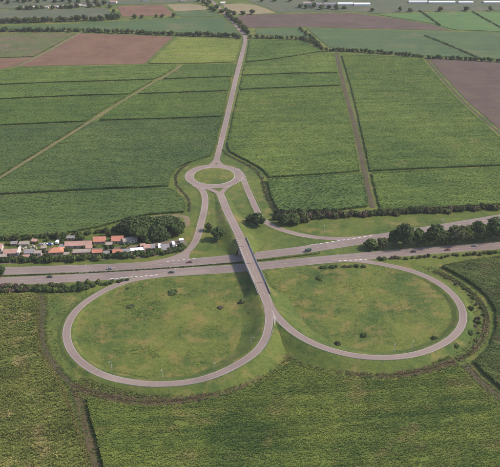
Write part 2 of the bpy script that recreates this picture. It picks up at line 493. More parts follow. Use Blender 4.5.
def rows(poly, row, plantgap, angle, jit=.35, gaps=0.0, seed=0.0, across=.2):
    P = np.array([p[:2] for p in poly]); c = P.mean(0)
    ca, sa = math.cos(angle), math.sin(angle)
    Q = (P - c) @ np.array([[ca, -sa], [sa, ca]])
    x0, y0 = Q.min(0); x1, y1 = Q.max(0)
    gx, gy = np.meshgrid(np.arange(x0, x1, plantgap), np.arange(y0, y1, row))
    q = np.stack([gx.ravel(), gy.ravel()], 1)
    q = q + RNG.normal(0, 1, q.shape) * np.array([plantgap * jit, row * across])
    w = q @ np.array([[ca, sa], [-sa, ca]]) + c
    w = w[inside(w, poly)]
    if gaps:
        u, v = rowcoord(w[:, 0], w[:, 1], angle)
        g = vnoise(u / 16 + seed * 7.7, v / 2.6 + seed * 3.1) * .6 + vnoise(u / 7 + seed, v / 7) * .4
        w = w[g + RNG.normal(0, .05, len(w)) > gaps]
    return w

# ------------------------------------------------------------------ ground
S = 7000.0
gv, gf = [], []
xs = [-S, -1200, -600, -300, 0, 300, 600, 1200, S]; ys = [-S, 0, 300, 600, 900, 1200, 1600, 2400, S + 1500]
for yy in ys:
    for xx in xs: gv.append((xx, yy, 0))
for j in range(len(ys) - 1):
    for i in range(len(xs) - 1):
        a = j * len(xs) + i; gf.append((a, a + 1, a + len(xs) + 1, a + len(xs)))
struct(pydata('ground', gv, gf, M['ground']), 'grassy plain on which the fields and roads lie', 'ground')

# ------------------------------------------------------------------ roads
def lane_dash(P, off, dash, gap, w, z, mat, parent, s0=0, s1=1e9, name='lane_marking'):
    s = arclen(P); N = normals(P); V = []; F = []
    a = s0
    while a + dash < min(s[-1], s1):
        b = len(V)
        for q in (a, a + dash / 2, a + dash):
            i = np.interp(q, s, np.arange(len(s))); p = np.array([np.interp(q, s, P[:, j]) for j in range(3)])
            nn = np.array([np.interp(q, s, N[:, 0]), np.interp(q, s, N[:, 1])])
            for e in (w / 2, -w / 2): V.append((*(p[:2] + nn * (off + e)), p[2] + z))
        F += [(b, b + 1, b + 3, b + 2)[::-1], (b + 2, b + 3, b + 5, b + 4)[::-1]]
        a += dash + gap
    if V: return pydata(name, V, [f[::-1] for f in F], mat, parent)
def subpath(P, s0, s1):
    s = arclen(P); s1 = min(s1, s[-1]); k = max(3, int((s1 - s0) / 3))
    q = np.linspace(s0, s1, k)
    return np.stack([np.interp(q, s, P[:, j]) for j in range(3)], 1)
def s_near(P, px):
    g = np.array(G(*px)[:2]); return arclen(P)[int(np.argmin(np.linalg.norm(P[:, :2] - g, axis=1)))]
def road(name, ctrl, width, mat, label, lift=0.0, step=3.0, lines=True, lanes=1, embank=True, slope=1.9, skip=None, shoulder=1.0, closed=False, linespan=None):
    P = smooth_path([G(*c) for c in ctrl], step, closed)
    w = width / 2
    offs = [w, w * .62, w * .38, 0, -w * .38, -w * .62, -w]
    rd = sweep(name, P, offs, [lift] * 7, mat, tints=[.25, .75, .35, .6, .35, .75, .25])
    struct(rd, label, 'road')
    if lines:
        L = P
        if linespan is not None:
            L = subpath(P, *[s_near(P, q) if isinstance(q, tuple) else q for q in linespan])
        for e in (1, -1):
            sweep('edge_line', L, [e * (w - .35) + .08, e * (w - .35) - .08], [lift + .02] * 2, M['paint'], rd)
        for l in range(1, lanes):
            lane_dash(L, -w + .5 + (width - 1) * l / lanes, 4.5, 7.5, .16, lift + .02, M['paint'], rd)
    if embank:
        spans = [(0, arclen(P)[-1])] if not skip else skip
        for a, b in spans:
            Q = subpath(P, a, b)
            t = w + shoulder
            h = np.maximum(Q[:, 2] - 0, 0) + .25
            jl = np.array([random.uniform(-.5, .5) for _ in h])
            run = h * slope + 1.2
            if skip:
                sq = arclen(Q); dd = (sq[-1] - sq) if a == 0 else sq
                run = run * np.clip(.25 + dd / 22.0, .25, 1)
            prof = [(0, 0), (.10, .05), (.38, .36), (.72, .74), (1.05, .93), (1.55, 1.0)]
            rj = jl * np.minimum(1, h * .6)
            offs = [t + run * f + rj * f for f, g in prof[::-1]] + [0] + [-t - run * f + rj * f for f, g in prof]
            zs = [-h * g - .06 for f, g in prof[::-1]] + [-.05] + [-h * g - .06 for f, g in prof]
            struct(sweep('embankment', Q, offs, zs, M['verge'], smooth=True), 'grass embankment carrying the ' + label.split(' with')[0], 'embankment')
    return P, rd

HZ = .18
NB = [(-60, 272.5, HZ), (0, 271, HZ), (20, 270.5, HZ), (60, 269.2, HZ), (100, 268, HZ), (150, 265.4, HZ), (200, 261.4, HZ), (240, 257.6, HZ), (272, 253.6, HZ), (300, 250.2, HZ),
      (320, 247, HZ), (350, 242.4, HZ), (380, 237.4, HZ), (420, 231, HZ), (445, 227, HZ), (480, 221.2, HZ), (510, 216.2, HZ), (570, 207, HZ)]
SB = [(-60, 283.5, HZ), (0, 281.4, HZ), (20, 280.6, HZ), (60, 278.8, HZ), (100, 276.6, HZ), (150, 273.7, HZ), (200, 270.6, HZ), (240, 268, HZ), (272, 264.8, HZ), (300, 262, HZ),
      (320, 260, HZ), (350, 257.4, HZ), (400, 253, HZ), (440, 249.7, HZ), (500, 245.4, HZ), (570, 240.6, HZ)]
nbP, nbR = road('motorway', NB, 11.8, M['asphalt2'], 'far carriageway of the motorway passing the houses', lanes=2, slope=2)
sbP, sbR = road('motorway', SB, 11.8, M['asphalt2'], 'near carriageway of the motorway passing both loops', lanes=2, slope=2)

# north-south road over the motorway
NS = [(219.6, 192.5, .4), (222.5, 199, .9), (227.2, 211, 2.7), (232.6, 222, 4.6), (242.4, 242, 6.8), (250.6, 262, 7.2), (258.6, 280, 7.3), (264.6, 295, 7.2), (268.6, 306, 7.1), (270.2, 316, 7.0)]
nsCtrl = [G(*c) for c in NS]
nsP = smooth_path(nsCtrl, 2.0)
nsS = arclen(nsP)
def s_at(P, py):      # arc length where a path crosses a given world y
    i = np.argmin(np.abs(P[:, 1] - py)); return arclen(P)[i]
B0 = s_at(nsP, G(243.2, 245.5, 7)[1]); B1 = s_at(nsP, G(259.6, 283.5, 7)[1])
if B0 > B1: B0, B1 = B1, B0
nsP, nsR = road('approach_road', NS, 7.4, M['asphalt'], 'approach road climbing from the roundabout and over the motorway', lanes=2, step=2.0, slope=1.7,
                skip=[(0, B0 + 2), (B1 - 2, nsS[-1])], lift=.02, linespan=(10, nsS[-1] - 16))
LL = [(268.4, 306, 7.1), (269.2, 316, 7.0), (268.4, 328, 6.9), (264.5, 340.5, 6.6), (255.5, 352.4, 6.0), (237, 364.8, 5.2), (216, 374.8, 4.4), (190, 382, 3.2), (150, 384.2, 2.2), (130, 381.8, 1.8), (106, 376.2, 1.5),
      (86, 366, 1.3), (72.4, 352.5, 1.2), (67, 340, 1.1), (66.8, 328, 1.0), (73, 314.4, .9), (84, 303.4, .8), (99, 293.6, .6), (114, 286, .5), (131, 280.2, .3), (152, 276.6, .22), (180, 273.4, .2), (210, 271, .2)]
llP, llR = road('loop_ramp', LL, 5.7, M['asphalt'], 'left loop ramp curling down from the overpass to the motorway', lift=.035, slope=1.8, linespan=(14, (122, 282.6)))
RL = [(268.6, 302, 7.1), (271.8, 309.5, 7.0), (278.2, 317.6, 6.9), (288, 327.6, 6.6), (301, 337, 6.2), (320, 346.4, 5.6), (341, 353, 5.0), (362, 356.8, 4.4), (386, 357.8, 3.9), (405, 356.2, 3.5), (424, 352, 3.1), (446, 342, 2.7),
      (459, 330.5, 2.4), (463.6, 318, 2.1), (460, 304, 1.7), (448.6, 290.4, 1.3), (432, 279.2, .9), (412, 271, .6), (396, 267, .4), (378, 263.4, .3), (356, 260.4, .22), (330, 259.6, .2)]
rlP, rlR = road('loop_ramp', RL, 5.7, M['asphalt'], 'right loop ramp curling down from the overpass to the motorway', lift=.05, slope=1.8, linespan=(20, (388, 265.4)))

# roundabout
RC = Vector(G(214, 176.0, .3))
ringP = np.array([(RC.x + 24.6 * math.cos(a), RC.y + 24.6 * math.sin(a), .3) for a in np.linspace(0, 2 * math.pi, 91)])
rb = sweep('roundabout', ringP, [4.2, 2.2, 0, -2.2, -4.2], [.065] * 5, M['asphalt'], tints=[.3, .7, .4, .7, .3])
struct(rb, 'round traffic junction with a grassy island at the head of the overpass', 'roundabout')
for e in (3.9, -3.9): sweep('edge_line', ringP, [e + .12, e - .12], [.085] * 2, M['paint'], rb)
isl = []
kerbP = np.array([(RC.x + 20.3 * math.cos(a), RC.y + 20.3 * math.sin(a), .3) for a in np.linspace(0, 2 * math.pi, 73)])
sweep('kerb', kerbP, [.15, .15, -.15, -.15], [0, .2, .2, 0], M['kerb'], rb)
iv = [(RC.x, RC.y, 1.3)]; jf = []
for r, z in ((7, 1.2), (14, .85), (20.2, .48)):
    for k in range(48):
        a = k * 2 * math.pi / 48; iv.append((RC.x + r * math.cos(a), RC.y + r * math.sin(a), z))
for k in range(48): jf.append((0, 1 + k, 1 + (k + 1) % 48))
for q in range(2):
    for k in range(48):
        a, b = 1 + q * 48 + k, 1 + q * 48 + (k + 1) % 48
        jf.append((a, a + 48, b + 48, b))
struct(pydata('traffic_island', iv, jf, M['loop_grass'], None, True), 'round mown grass island inside the roundabout', 'traffic island')
ov = []; of = []
for r, z in ((31, .22), (34.5, -.05)):
    for k in range(64):
        a = k * 2 * math.pi / 64; ov.append((RC.x + r * math.cos(a), RC.y + r * math.sin(a), z))
of.append(tuple(range(64)))
for k in range(64):
    a, b = k, (k + 1) % 64; of.append((a, a + 64, b + 64, b))
struct(pydata('roundabout_verge', ov, of, M['verge']), 'low grass bank ringing the roundabout', 'verge')

# roads that meet the roundabout
XZ = .3
north = [(215.4, 162.4, XZ), (217, 158, XZ), (219.4, 149, XZ), (226.4, 120, XZ), (235.6, 80, XZ), (241, 58.5, XZ), (245.2, 41, XZ), (245, 36.6, XZ), (242.4, 33, XZ), (236, 25.6, XZ), (227, 16, XZ), (221, 9.6, XZ), (216, 5, XZ), (210, 0, XZ), (196, -10, XZ)]
nrP, nrR = road('country_road', north, 6.2, M['asphalt'], 'long straight pale road running between fields to the horizon', lanes=2, lift=.02, slope=2.5, linespan=(20, 420))
spurs = [([(216.8, 159, XZ), (213.4, 163, XZ), (209, 166.4, XZ), (204, 167.6, XZ)], 5.2, 'left fork of the long straight road at the roundabout'),
         ([(216.8, 159, XZ), (219, 163, XZ), (223.6, 166.2, XZ), (229, 167.8, XZ)], 5.2, 'right fork of the long straight road at the roundabout'),
         ([(220.2, 194, .42), (215.4, 191.4, .34), (210.4, 189.6, XZ), (205, 187.2, XZ)], 5.0, 'left fork of the approach road at the roundabout'),
         ([(220.2, 194, .42), (223.6, 190.4, .36), (228, 186.6, XZ), (234, 183, XZ)], 5.0, 'right fork of the approach road at the roundabout')]
for i, (c, w, lab) in enumerate(spurs):
    road('roundabout_fork', c, w, M['asphalt'], lab, lift=.028 + .009 * i, step=1.5, embank=False, lines=False)
west = [(194, 184.5, XZ), (200, 187.6, XZ), (204, 193, XZ), (205.2, 202, XZ), (203.2, 215, XZ), (200.2, 226, XZ), (198.2, 235, XZ), (194, 244, .26), (187.6, 251.2, .22), (177, 257, .2), (160, 261.6, .2), (140, 264.4, .2)]
wsP, wsR = road('slip_road', west, 6.2, M['asphalt'], 'left slip road curving from the roundabout past the trees to the motorway', lift=.045, slope=2.2, linespan=(14, (194, 244)))
east = [(236, 168.6, XZ), (241.6, 174, XZ), (244, 181, XZ), (249.4, 194, XZ), (254, 204, XZ), (257.6, 212, XZ), (263, 220, XZ), (272, 226, XZ), (284, 230.6, XZ), (298, 234.4, XZ), (316, 237.4, .26), (336, 238.8, .22), (356, 238.2, .2), (376, 235.6, .2)]
esP, esR = road('slip_road', east, 5.8, M['asphalt'], 'right slip road running from the roundabout behind the hedge to the motorway', lift=.04, slope=2.2, linespan=(14, (312, 237)))
# flare where the left slip road joins the motorway
fl = [G(x, y, .2) for x, y in ((199.5, 240), (196, 245), (190, 252.5), (189, 258.8), (170, 261), (150, 262.5), (166, 258.6), (180, 254), (190, 246.5))]
struct(pydata('slip_road_flare', [(p[0], p[1], .29) for p in fl], [tuple(range(len(fl)))[::-1]], M['asphalt']), 'widened paved mouth of the left slip road at the motorway', 'road')

# painted blocks where lanes merge, give-way bars
def bars(pxs, w_px, mat=M['barpaint'], name='merge_marking', z=HZ + .04, L=3.2, wd=.5, parent=None, path=None):
    for x, y in pxs:
        p = np.array(G(x, y, z))
        i = np.argmin(np.linalg.norm(path[:, :2] - p[:2], axis=1)); i = min(max(i, 1), len(path) - 2)
        d = path[i + 1, :2] - path[i - 1, :2]; a = math.atan2(d[1], d[0])
        MB().box((p[0], p[1], z), (L, wd, .012), a).build(name, mat, parent)
bars([(112 + i * 4.9, 278.7 - i * .42) for i in range(10)], 3, parent=sbR, path=sbP, z=HZ + .1, L=2.6, wd=.6)
bars([(311 + i * 5.4, 244.9 - i * .82) for i in range(12)], 3, parent=nbR, path=nbP, z=HZ + .12, L=2.8, wd=.6)
bars([(340 + i * 5.2, 260.9 - i * .33) for i in range(6)], 3, parent=sbR, path=sbP, z=HZ + .12, L=2.6, wd=.6)
bars([(168 + i * 5.2, 261.4 - i * .55) for i in range(6)], 3, parent=nbR, path=nbP, z=HZ + .16, L=2.4, wd=.5)
def giveway(x, y, z, ang, parent, n=6, L=.9):
    c = G(x, y, z)
    for k in range(n):
        t = (k - (n - 1) / 2) * 1.0
        MB().box((c[0] + math.cos(ang) * t, c[1] + math.sin(ang) * t, z), (.62, L, .012), ang).build('give_way_marking', M['paint'], parent)
giveway(208.6, 167.4, .41, R(25), rb); giveway(223.4, 166.8, .41, R(-25), rb)
giveway(203.4, 188.6, .42, R(-20), rb); giveway(228.4, 186.6, .42, R(40), rb); giveway(243.0, 178.6, .42, R(-70), rb)
# gore at the fork of the two loops
gr = [G(x, y, 7.0) for x, y in ((273.0, 313.2), (276.2, 318.6), (274.8, 326.4), (273.6, 320))]
gore = struct(pydata('painted_gore', [(p[0], p[1], 7.10) for p in gr], [tuple(range(4))[::-1]], M['concrete']), 'paved wedge where the two loop ramps part', 'road')
for k in range(3):
    p = G(272.6 + k * 1.2, 311.6 + k * 2.6, 7.14)
    MB().box((p[0], p[1], 7.14), (.45, 3.0, .012), R(28)).build('gore_marking', M['paint'], gore)

# ------------------------------------------------------------------ overpass bridge
bq = subpath(nsP, B0, B1); bN = normals(bq)
bc = bq[len(bq) // 2]
br = empty('overpass_bridge', (bc[0], bc[1], 0))
tag(br, 'concrete overpass bridge carrying the approach road over the motorway', 'bridge')
loc = bq.copy(); loc[:, 0] -= bc[0]; loc[:, 1] -= bc[1]
def bsweep(name, offs, zs, mat):
    o = sweep(name, loc, offs, zs, mat, br); return o
bsweep('deck', [4.9, 4.9, -4.9, -4.9, 4.9], [-.01, -.75, -.75, -.01, -.01], M['concrete'])
for gx in (-3.2, 0, 3.2): bsweep('girder', [gx + .3, gx + .3, gx - .3, gx - .3, gx + .3], [-.76, -1.55, -1.55, -.76, -.76], M['concrete'])
par = subpath(nsP, max(0, B0 - 14), min(nsS[-1], B1 + 16)); par = par.copy(); par[:, 0] -= bc[0]; par[:, 1] -= bc[1]
for e in (1, -1):
    o = sweep('parapet', par, [e * 4.55 + .16, e * 4.55 + .16, e * 4.55 - .16, e * 4.55 - .16, e * 4.55 + .16], [-.3, .95, .95, -.3, -.3], M['concrete'], br)
    sweep('handrail', par, [e * 4.55 + .07, e * 4.55 + .07, e * 4.55 - .07, e * 4.55 - .07, e * 4.55 + .07], [1.12, 1.24, 1.24, 1.12, 1.12], M['steel'], o)
def bridge_frame(s):
    q = np.array([np.interp(s, arclen(loc), loc[:, j]) for j in range(3)])
    i = min(max(int(s / arclen(loc)[-1] * (len(loc) - 1)), 1), len(loc) - 2)
    d = loc[i + 1] - loc[i - 1]; return q, math.atan2(d[1], d[0])
BL = arclen(loc)[-1]
for s in (.4, BL - .4):
    q, a = bridge_frame(s); MB().box((q[0], q[1], (q[2] - 1.0) / 2 - .3), (1.6, 10.4, q[2] - .4), a).build('abutment', M['concrete'], br)
q, a = bridge_frame(BL * .49)
for off in (-3.0, 0, 3.0):
    cx, cy = q[0] - math.sin(a) * off, q[1] + math.cos(a) * off
    MB().cyl((cx, cy, (q[2] - 2.2) / 2 - .2), .5, q[2] - 1.9, 'z', 12).build('pier', M['concrete'], br)
MB().box((q[0], q[1], q[2] - 1.95), (1.2, 8.8, .8), a).build('pier_cap', M['concrete'], br)
for s in (.0, BL * .49, BL):
    q, a = bridge_frame(min(max(s, .3), BL - .3)); MB().box((q[0], q[1], q[2] + .045), (.35, 7.8, .02), a).build('expansion_joint', M['rubber'], br)

# guard rails along the high stretches of the ramps
def guard_rail(P, off, s0, s1, label):
    Q = subpath(P, s0, s1); N = normals(Q)
    c = Q[len(Q) // 2]; t = empty('guard_rail', (c[0], c[1], 0)); tag(t, label, 'guard rail', 'guard rails along the ramps')
    Lq = Q.copy(); Lq[:, 0] -= c[0]; Lq[:, 1] -= c[1]
    sweep('rail', Lq, [off + .04, off + .04, off - .04, off - .04, off + .04], [.45, .8, .8, .45, .45], M['steel'], t)
    pm = MB().box((0, 0, .3), (.12, .12, .95)).mesh('rail_post', M['steel'])
    s = arclen(Lq)
    for q in np.arange(1, s[-1], 4.0):
        p = [np.interp(q, s, Lq[:, j]) for j in range(3)]; n = [np.interp(q, s, N[:, j]) for j in range(2)]
        o = link('post', pm, None, t); o.location = (p[0] + n[0] * (off + .12), p[1] + n[1] * (off + .12), p[2])
guard_rail(llP, 3.4, 26, 150, 'pale guard rail on the outer edge of the left loop ramp')
guard_rail(rlP, -3.4, 22, 120, 'pale guard rail on the outer edge of the right loop ramp')

# ------------------------------------------------------------------ grass of the loops and verges
def sheet(name, pxs, mat, label, cat, z=.03, cell=9.0, world_poly=None, amp=0.0):
    poly = [G(x, y)[:2] for x, y in pxs] if world_poly is None else world_poly
    V, F = patch(poly, cell, lambda x, y: np.full(len(x), z) + amp * (lowfreq(x, y, 1.4) + 1) * .5, wall=-.05)
    me = fast_mesh(name, V, F, np.full(len(V), .5))
    return struct(link(name, me, mat), label, cat)
loopL = [(272, 318), (262, 338), (236, 360), (190, 376), (150, 378), (106, 370), (78, 354), (70, 330), (82, 308), (104, 293), (130, 282.5), (150, 279.5), (200, 276), (246, 273), (256, 285), (264, 305)]
loopR = [(266, 272), (320, 265.5), (352, 263.5), (380, 267), (410, 274), (440, 286), (456, 306), (458, 320), (444, 338), (420, 348), (386, 353.5), (341, 348.6), (301, 332), (282, 314), (274, 298)]
sheet('mown_grass', loopL, M['loop_grass'], 'patchy olive grass enclosed by the left loop ramp', 'grass', amp=.25)
sheet('mown_grass', loopR, M['loop_grass'], 'patchy olive grass enclosed by the right loop ramp', 'grass', amp=.25)

# ------------------------------------------------------------------ tracks
def track(name, pxs, w, mat, label, z=.06, step=4.0):
    P = smooth_path([G(x, y, 0) for x, y in pxs], step)
    wl = w / 2 + RNG.normal(0, w * .05, len(P)); wr = w / 2 + RNG.normal(0, w * .05, len(P))
    o = sweep(name, P, [wl + .4, wl * .6, wl * .1, -wr * .6, -wr - .4], [-.02, z, z + .05, z, -.02], mat, tints=[.5] * 5)
    struct(o, label, 'track'); return P
track('dirt_track', [(-40, 202), (0, 177.4), (50, 146.4), (88, 122.8), (110, 108.6), (130, 96.6), (144, 88), (164, 76.6), (181, 66)], 2.5, M['track'], 'pale diagonal dirt track cutting across the left fields')
track('dirt_track', [(18, 66.4), (50, 50), (64, 41.6), (82, 32)], 3.6, M['track'], 'pale dirt track between the olive and brown fields')
track('dirt_track', [(336.4, 53), (345.4, 92), (351.4, 114), (360, 150), (369, 194), (372.6, 208)], 5.2, M['trackdark'], 'wide brown farm track between the two right-hand fields')
track('dirt_track', [(425, 57), (444, 80.4), (464, 102), (500, 133.6), (540, 170)], 2.8, M['trackdark'], 'reddish track along the edge of the right brown field')
ftr1 = track('farm_track', [(41, 291), (42, 300), (43.4, 312), (41, 326), (43, 343), (50.5, 362), (62, 375.6), (72, 385)], 3.0, M['trackdark'], 'narrow worn track along the right edge of the flowering cane')
ftr2 = track('farm_track', [(70, 382), (76, 394), (80.6, 408), (87.6, 434), (93.6, 458), (99, 480), (112, 530)], 5.4, M['ditch'], 'reddish brown farm track between the two bottom cane fields')
ftr3 = track('farm_track', [(464, 364), (472, 372.6), (479.6, 380.4), (494, 393.4), (510, 405), (550, 436)], 5.6, M['trackdark'], 'dark farm track in the lower right corner between cane fields')
track('dirt_lane', [(144, 218.4), (156, 216.4), (172, 215.8), (186, 215.2), (188, 222), (184, 228.6), (178, 229.4)], 5.0, M['track'], 'pale dirt lane behind the broad trees by the slip road')
rdl = track('field_ditch', [(189, 212), (189.6, 203), (185, 193.6), (178, 187.6), (175.4, 180), (178, 171.6), (188, 164.4)], 2.4, M['ditch'], 'curved weedy ditch round the left side of the roundabout')
rdr = track('field_ditch', [(222.4, 150.6), (229, 156), (240, 161.4), (254, 168.6), (261.4, 178), (264.6, 191), (270, 204), (276, 213)], 2.4, M['ditch'], 'curved weedy ditch round the right side of the roundabout')
DW = []
for i, (a, lab) in enumerate([([(419, 11), (428, 17), (440, 26)], 'thin dark ditch in the far right green fields'), ([(472, 12), (486, 20), (504, 30)], 'thin dark ditch at the far right corner'),
                              ([(424, 36), (452, 47), (482, 60)], 'thin diagonal ditch beyond the right tree line')]):
    dp = track('field_ditch', a, 3.2, M['trackdark'], lab)
    DW.append((dp, lab))

# drainage ditch with banks round the loops
def ditch(pxs, label, k=1.0):
    P = smooth_path([G(x, y, 0) for x, y in pxs], 3.0)
    n = len(P); j = lambda s: RNG.normal(0, s, n)
    o = sweep('drainage_ditch', P, [k * (3.4 + j(.4)), k * (2.0 + j(.25)), k * (.8 + j(.12)), k * (-.8 + j(.12)), k * (-1.9 + j(.25)), k * (-3.2 + j(.4))], [-.03, .8 + j(.15), .05, .05, .7 + j(.15), -.03], M['ditch'], tints=[.5] * 6)
    struct(o, label, 'ditch'); return P
d1 = ditch([(73, 385.4), (90, 391.4), (110, 397.4), (130, 400.6), (150, 402), (170, 401.6), (194, 398.4), (214, 394), (234, 387.6), (250, 380.6), (266, 370), (279, 357.4), (288, 352), (300, 356.6), (316, 362.8), (332, 367.6), (350, 372),
            (380, 375), (410, 373), (434, 367.6), (455, 361)], 'brown drainage ditch skirting the two loops below')
d2 = ditch([(458, 360), (472, 352), (481, 342), (486.4, 327), (486, 312), (478.6, 300), (464, 286.4), (448, 277), (434, 271)], 'brown drainage ditch curving round the right loop', .65)

# ------------------------------------------------------------------ crop fields
def cane(pxs, mat, h, label, rowang=ROWA, row=2.2, gap=1.6, rad=1.1, templ=TUFT_MID, ins=1.6, cell=8.0, gaps=0.0, name='cane_field', cat='cane field', ext=.45, seed=0.0, bumpy=.25, across=.2):
    poly = [np.array(G(x, y, h * .6)[:2]) for x, y in pxs]
    poly = inset(poly, ins)
    def relief(x, y):
        u, v = rowcoord(x, y, rowang)
        return bumpy * (.7 * (vnoise(u / 30 + seed, v / 4.5 + seed * 5) - .5) + .6 * (vnoise(x / 9, y / 9 + seed) - .5))
    V, F = patch(poly, cell, lambda x, y: h * (.74 + relief(x, y)), wall=-.05, jit=.35)
    T = np.full(len(V), .42)
    if gap:
        pts = rows(poly, row, gap, rowang, gaps=gaps, seed=seed, across=across)
        edge = np.array(densify(poly, gap * .8)) + 0
        edge = edge + RNG.normal(0, .4, edge.shape)
        pts = np.vstack([pts, edge])
        zb = h * (.76 - ext * .35 + relief(pts[:, 0], pts[:, 1]))
        u, vv = rowcoord(pts[:, 0], pts[:, 1], rowang)
        tb = .5 + .55 * (vnoise(u / 45 + seed * 3, vv / 3.4 + seed) - .5) + .4 * (vnoise(u / 10, vv / 10 + seed) - .5)
        v, f, t = plant(pts, templ, rad, h * ext * 1.25, zb, .12, tb)
        # skirt of leaves down the edges
        e2 = np.array(densify(poly, gap)) + RNG.normal(0, .3, (len(densify(poly, gap)), 2))
        v2, f2, t2 = plant(e2, templ, rad, h * .8, h * .05, .16)
        F = np.vstack([F, f + len(V), f2 + len(V) + len(v)]); V = np.vstack([V, v, v2]); T = np.concatenate([T, t, t2])
    me = fast_mesh(name, V, F, T)
    o = link(name, me, mat)
    return tag(o, label, cat, kind='stuff')

near = dict(templ=TUFT_NEAR, row=1.7, gap=.8, rad=.85, cell=3.5, ext=.36, across=.27)
cane([(-70, 294), (35, 294.5), (36.5, 320), (38, 352), (50, 369), (60, 389), (72, 420), (86, 467), (104, 530), (-70, 530)], M['cane_fore'], 2.9, 'tall yellowish flowering cane field in the lower left corner', R(14), row=1.2, gap=1.1, rad=.9, templ=TUFT_NEAR, cell=3.5, ext=.42, gaps=.27, seed=1, bumpy=.6, ins=.6, across=.6)
cane([(86, 397), (100, 401), (120, 405), (150, 407.6), (180, 406.6), (210, 402), (235, 395.4), (257, 386), (277, 371), (291, 362), (310, 368), (330, 374.6), (352, 379.4), (385, 381), (412, 379), (440, 373), (459, 367), (475, 384.4), (490, 398), (530, 428), (590, 530), (124, 530), (104, 467), (97, 440), (90, 415)],
     M['cane_low'], 2.4, 'green cane field with faint rows along the bottom of the view', R(6), gaps=.26, seed=3, bumpy=.5, ins=.6, **near)
cane([(441, 265.6), (458, 274.4), (474, 284), (488, 296.4), (496, 311), (496.4, 329), (490, 346), (474, 361), (486, 374), (500, 386), (560, 430), (590, 400), (580, 250), (500, 256), (470, 260)],
     M['cane_east'], 2.4, 'dark mottled cane field right of the right loop', R(-32), gaps=.28, seed=5, bumpy=.5, ins=.6, **near)

# left-hand fields, split by the diagonal track
mid = dict(row=3.0, gap=1.5, rad=1.25, cell=9.0, ins=2.3, ext=.30)
midf = dict(row=4.2, gap=1.9, rad=1.6, cell=12.0, templ=TUFT_LOW, ins=2.6, ext=.30)
cane([(-60, 198), (0, 195.2), (50, 192.6), (100, 189.8), (150, 188), (168, 187.4), (176, 190), (184, 196.4), (187, 204), (186.4, 212), (150, 214.6), (128, 219), (100, 227), (60, 234.4), (0, 238), (-60, 241)], M['cane_deep'], 2.2, 'green cane field just behind the row of houses', seed=7, **mid)
cane([(-60, 216 - 1), (0, 178.6), (50, 147.8), (90, 122.8), (98, 121.2), (150, 119.6), (190, 118.4), (223.6, 117.2), (216, 148), (212, 156), (196, 160.4), (182, 166), (174, 172), (171, 180), (170, 186), (150, 187.2), (100, 189), (50, 191.8), (0, 194.4), (-50, 197)], M['cane_deep'], 2.4, 'wide deep green cane field left of the roundabout', seed=8, **mid)
cane([(-60, 128.6), (0, 126.2), (50, 123.7), (86.4, 122.4), (50, 145), (0, 176), (-60, 212)], M['cane_deep'], 2.2, 'deep green cane corner above the diagonal track at left', seed=9, **mid)
cane([(-60, 102), (0, 99.9), (50, 97.6), (100, 95.6), (129, 94.9), (109, 107), (92, 118), (86, 121.4), (50, 122.8), (0, 125.2), (-60, 127.6)], M['cane_mid'], 2.2, 'mid green cane strip above the deep green left field', seed=10, **mid)
cane([(133, 94.8), (150, 94.2), (190, 92.9), (229, 91.6), (224, 116.2), (190, 117.8), (150, 119), (97, 120.4), (112, 108.6)], M['cane_mid'], 2.2, 'mid green cane strip between diagonal track and long road', seed=11, **mid)
cane([(-60, 87.6), (0, 85.4), (50, 83.2), (100, 81.9), (140, 80.4), (155, 80), (143, 87), (130, 94.2), (100, 94.9), (50, 96.6), (0, 98.9), (-60, 101)], M['cane_mid'], 2.0, 'light green cane strip crossing the left side', seed=12, **midf)
cane([(158, 80), (200, 78.4), (232.6, 77.3), (229.6, 90.8), (190, 92.1), (150, 93.4), (136, 93.8), (146, 87.4)], M['cane_mid'], 2.0, 'small green cane strip beside the long road', seed=13, **midf)
cane([(-60, 74), (0, 70.6), (18, 67.4), (100, 65.9), (144, 65), (178, 64.6), (176, 67.6), (162, 76.6), (155, 79.2), (100, 81.1), (50, 82.4), (0, 84.6), (-60, 87)], M['cane_bright'], 1.8, 'light green cane strip below the brown field', seed=14, **midf)
cane([(183, 64.8), (200, 64.6), (235.6, 63.2), (232.8, 76.6), (200, 77.6), (160, 79.2), (168, 75.6)], M['cane_mid'], 1.8, 'green cane strip below the yellow field', seed=15, **midf)
cane([(176, 37.2), (200, 37.8), (242.6, 40), (236.4, 62), (200, 63.4), (147, 63.8), (162, 50)], M['yellow'], 1.2, 'bright yellow-green crop field left of the long road', seed=16, name='crop_field', cat='crop field', **midf)
cane([(-60, 34), (0, 33), (78, 33.2), (60, 43), (34, 56.6), (0, 58), (-60, 59)], M['olive'], .9, 'pale olive crop field at the far left', seed=17, name='crop_field', cat='crop field', **midf)
# right-hand fields
cane([(249, 39.6), (300, 40.2), (314, 46), (323, 51.2), (300, 55.2), (274, 59.2), (244.6, 62.6)], M['cane_mid'], 1.8, 'dull green cane field right of the road bend', seed=20, **midf)
cane([(244.4, 63.2), (274, 60), (300, 56), (328, 52.4), (334.6, 54), (339, 73), (300, 73.2), (241.6, 75.4)], M['cane_bright'], 1.8, 'bright green cane strip sweeping up to the track', seed=21, **midf)
cane([(241.4, 76), (300, 73.9), (339.4, 73.7), (342.4, 85.4), (300, 87), (238.6, 89.6)], M['cane_mid'], 1.9, 'narrow green cane strip right of the long road', seed=22, **midf)
cane([(238.4, 90.4), (300, 87.8), (342.6, 86.2), (349.6, 114), (357.6, 150), (361.6, 171), (320, 174.4), (268, 177.6), (262, 170), (252, 163.4), (240, 157.6), (228.6, 151.4), (226, 145)], M['cane_bright'], 2.2, 'large green cane field right of the roundabout', seed=23, **mid)
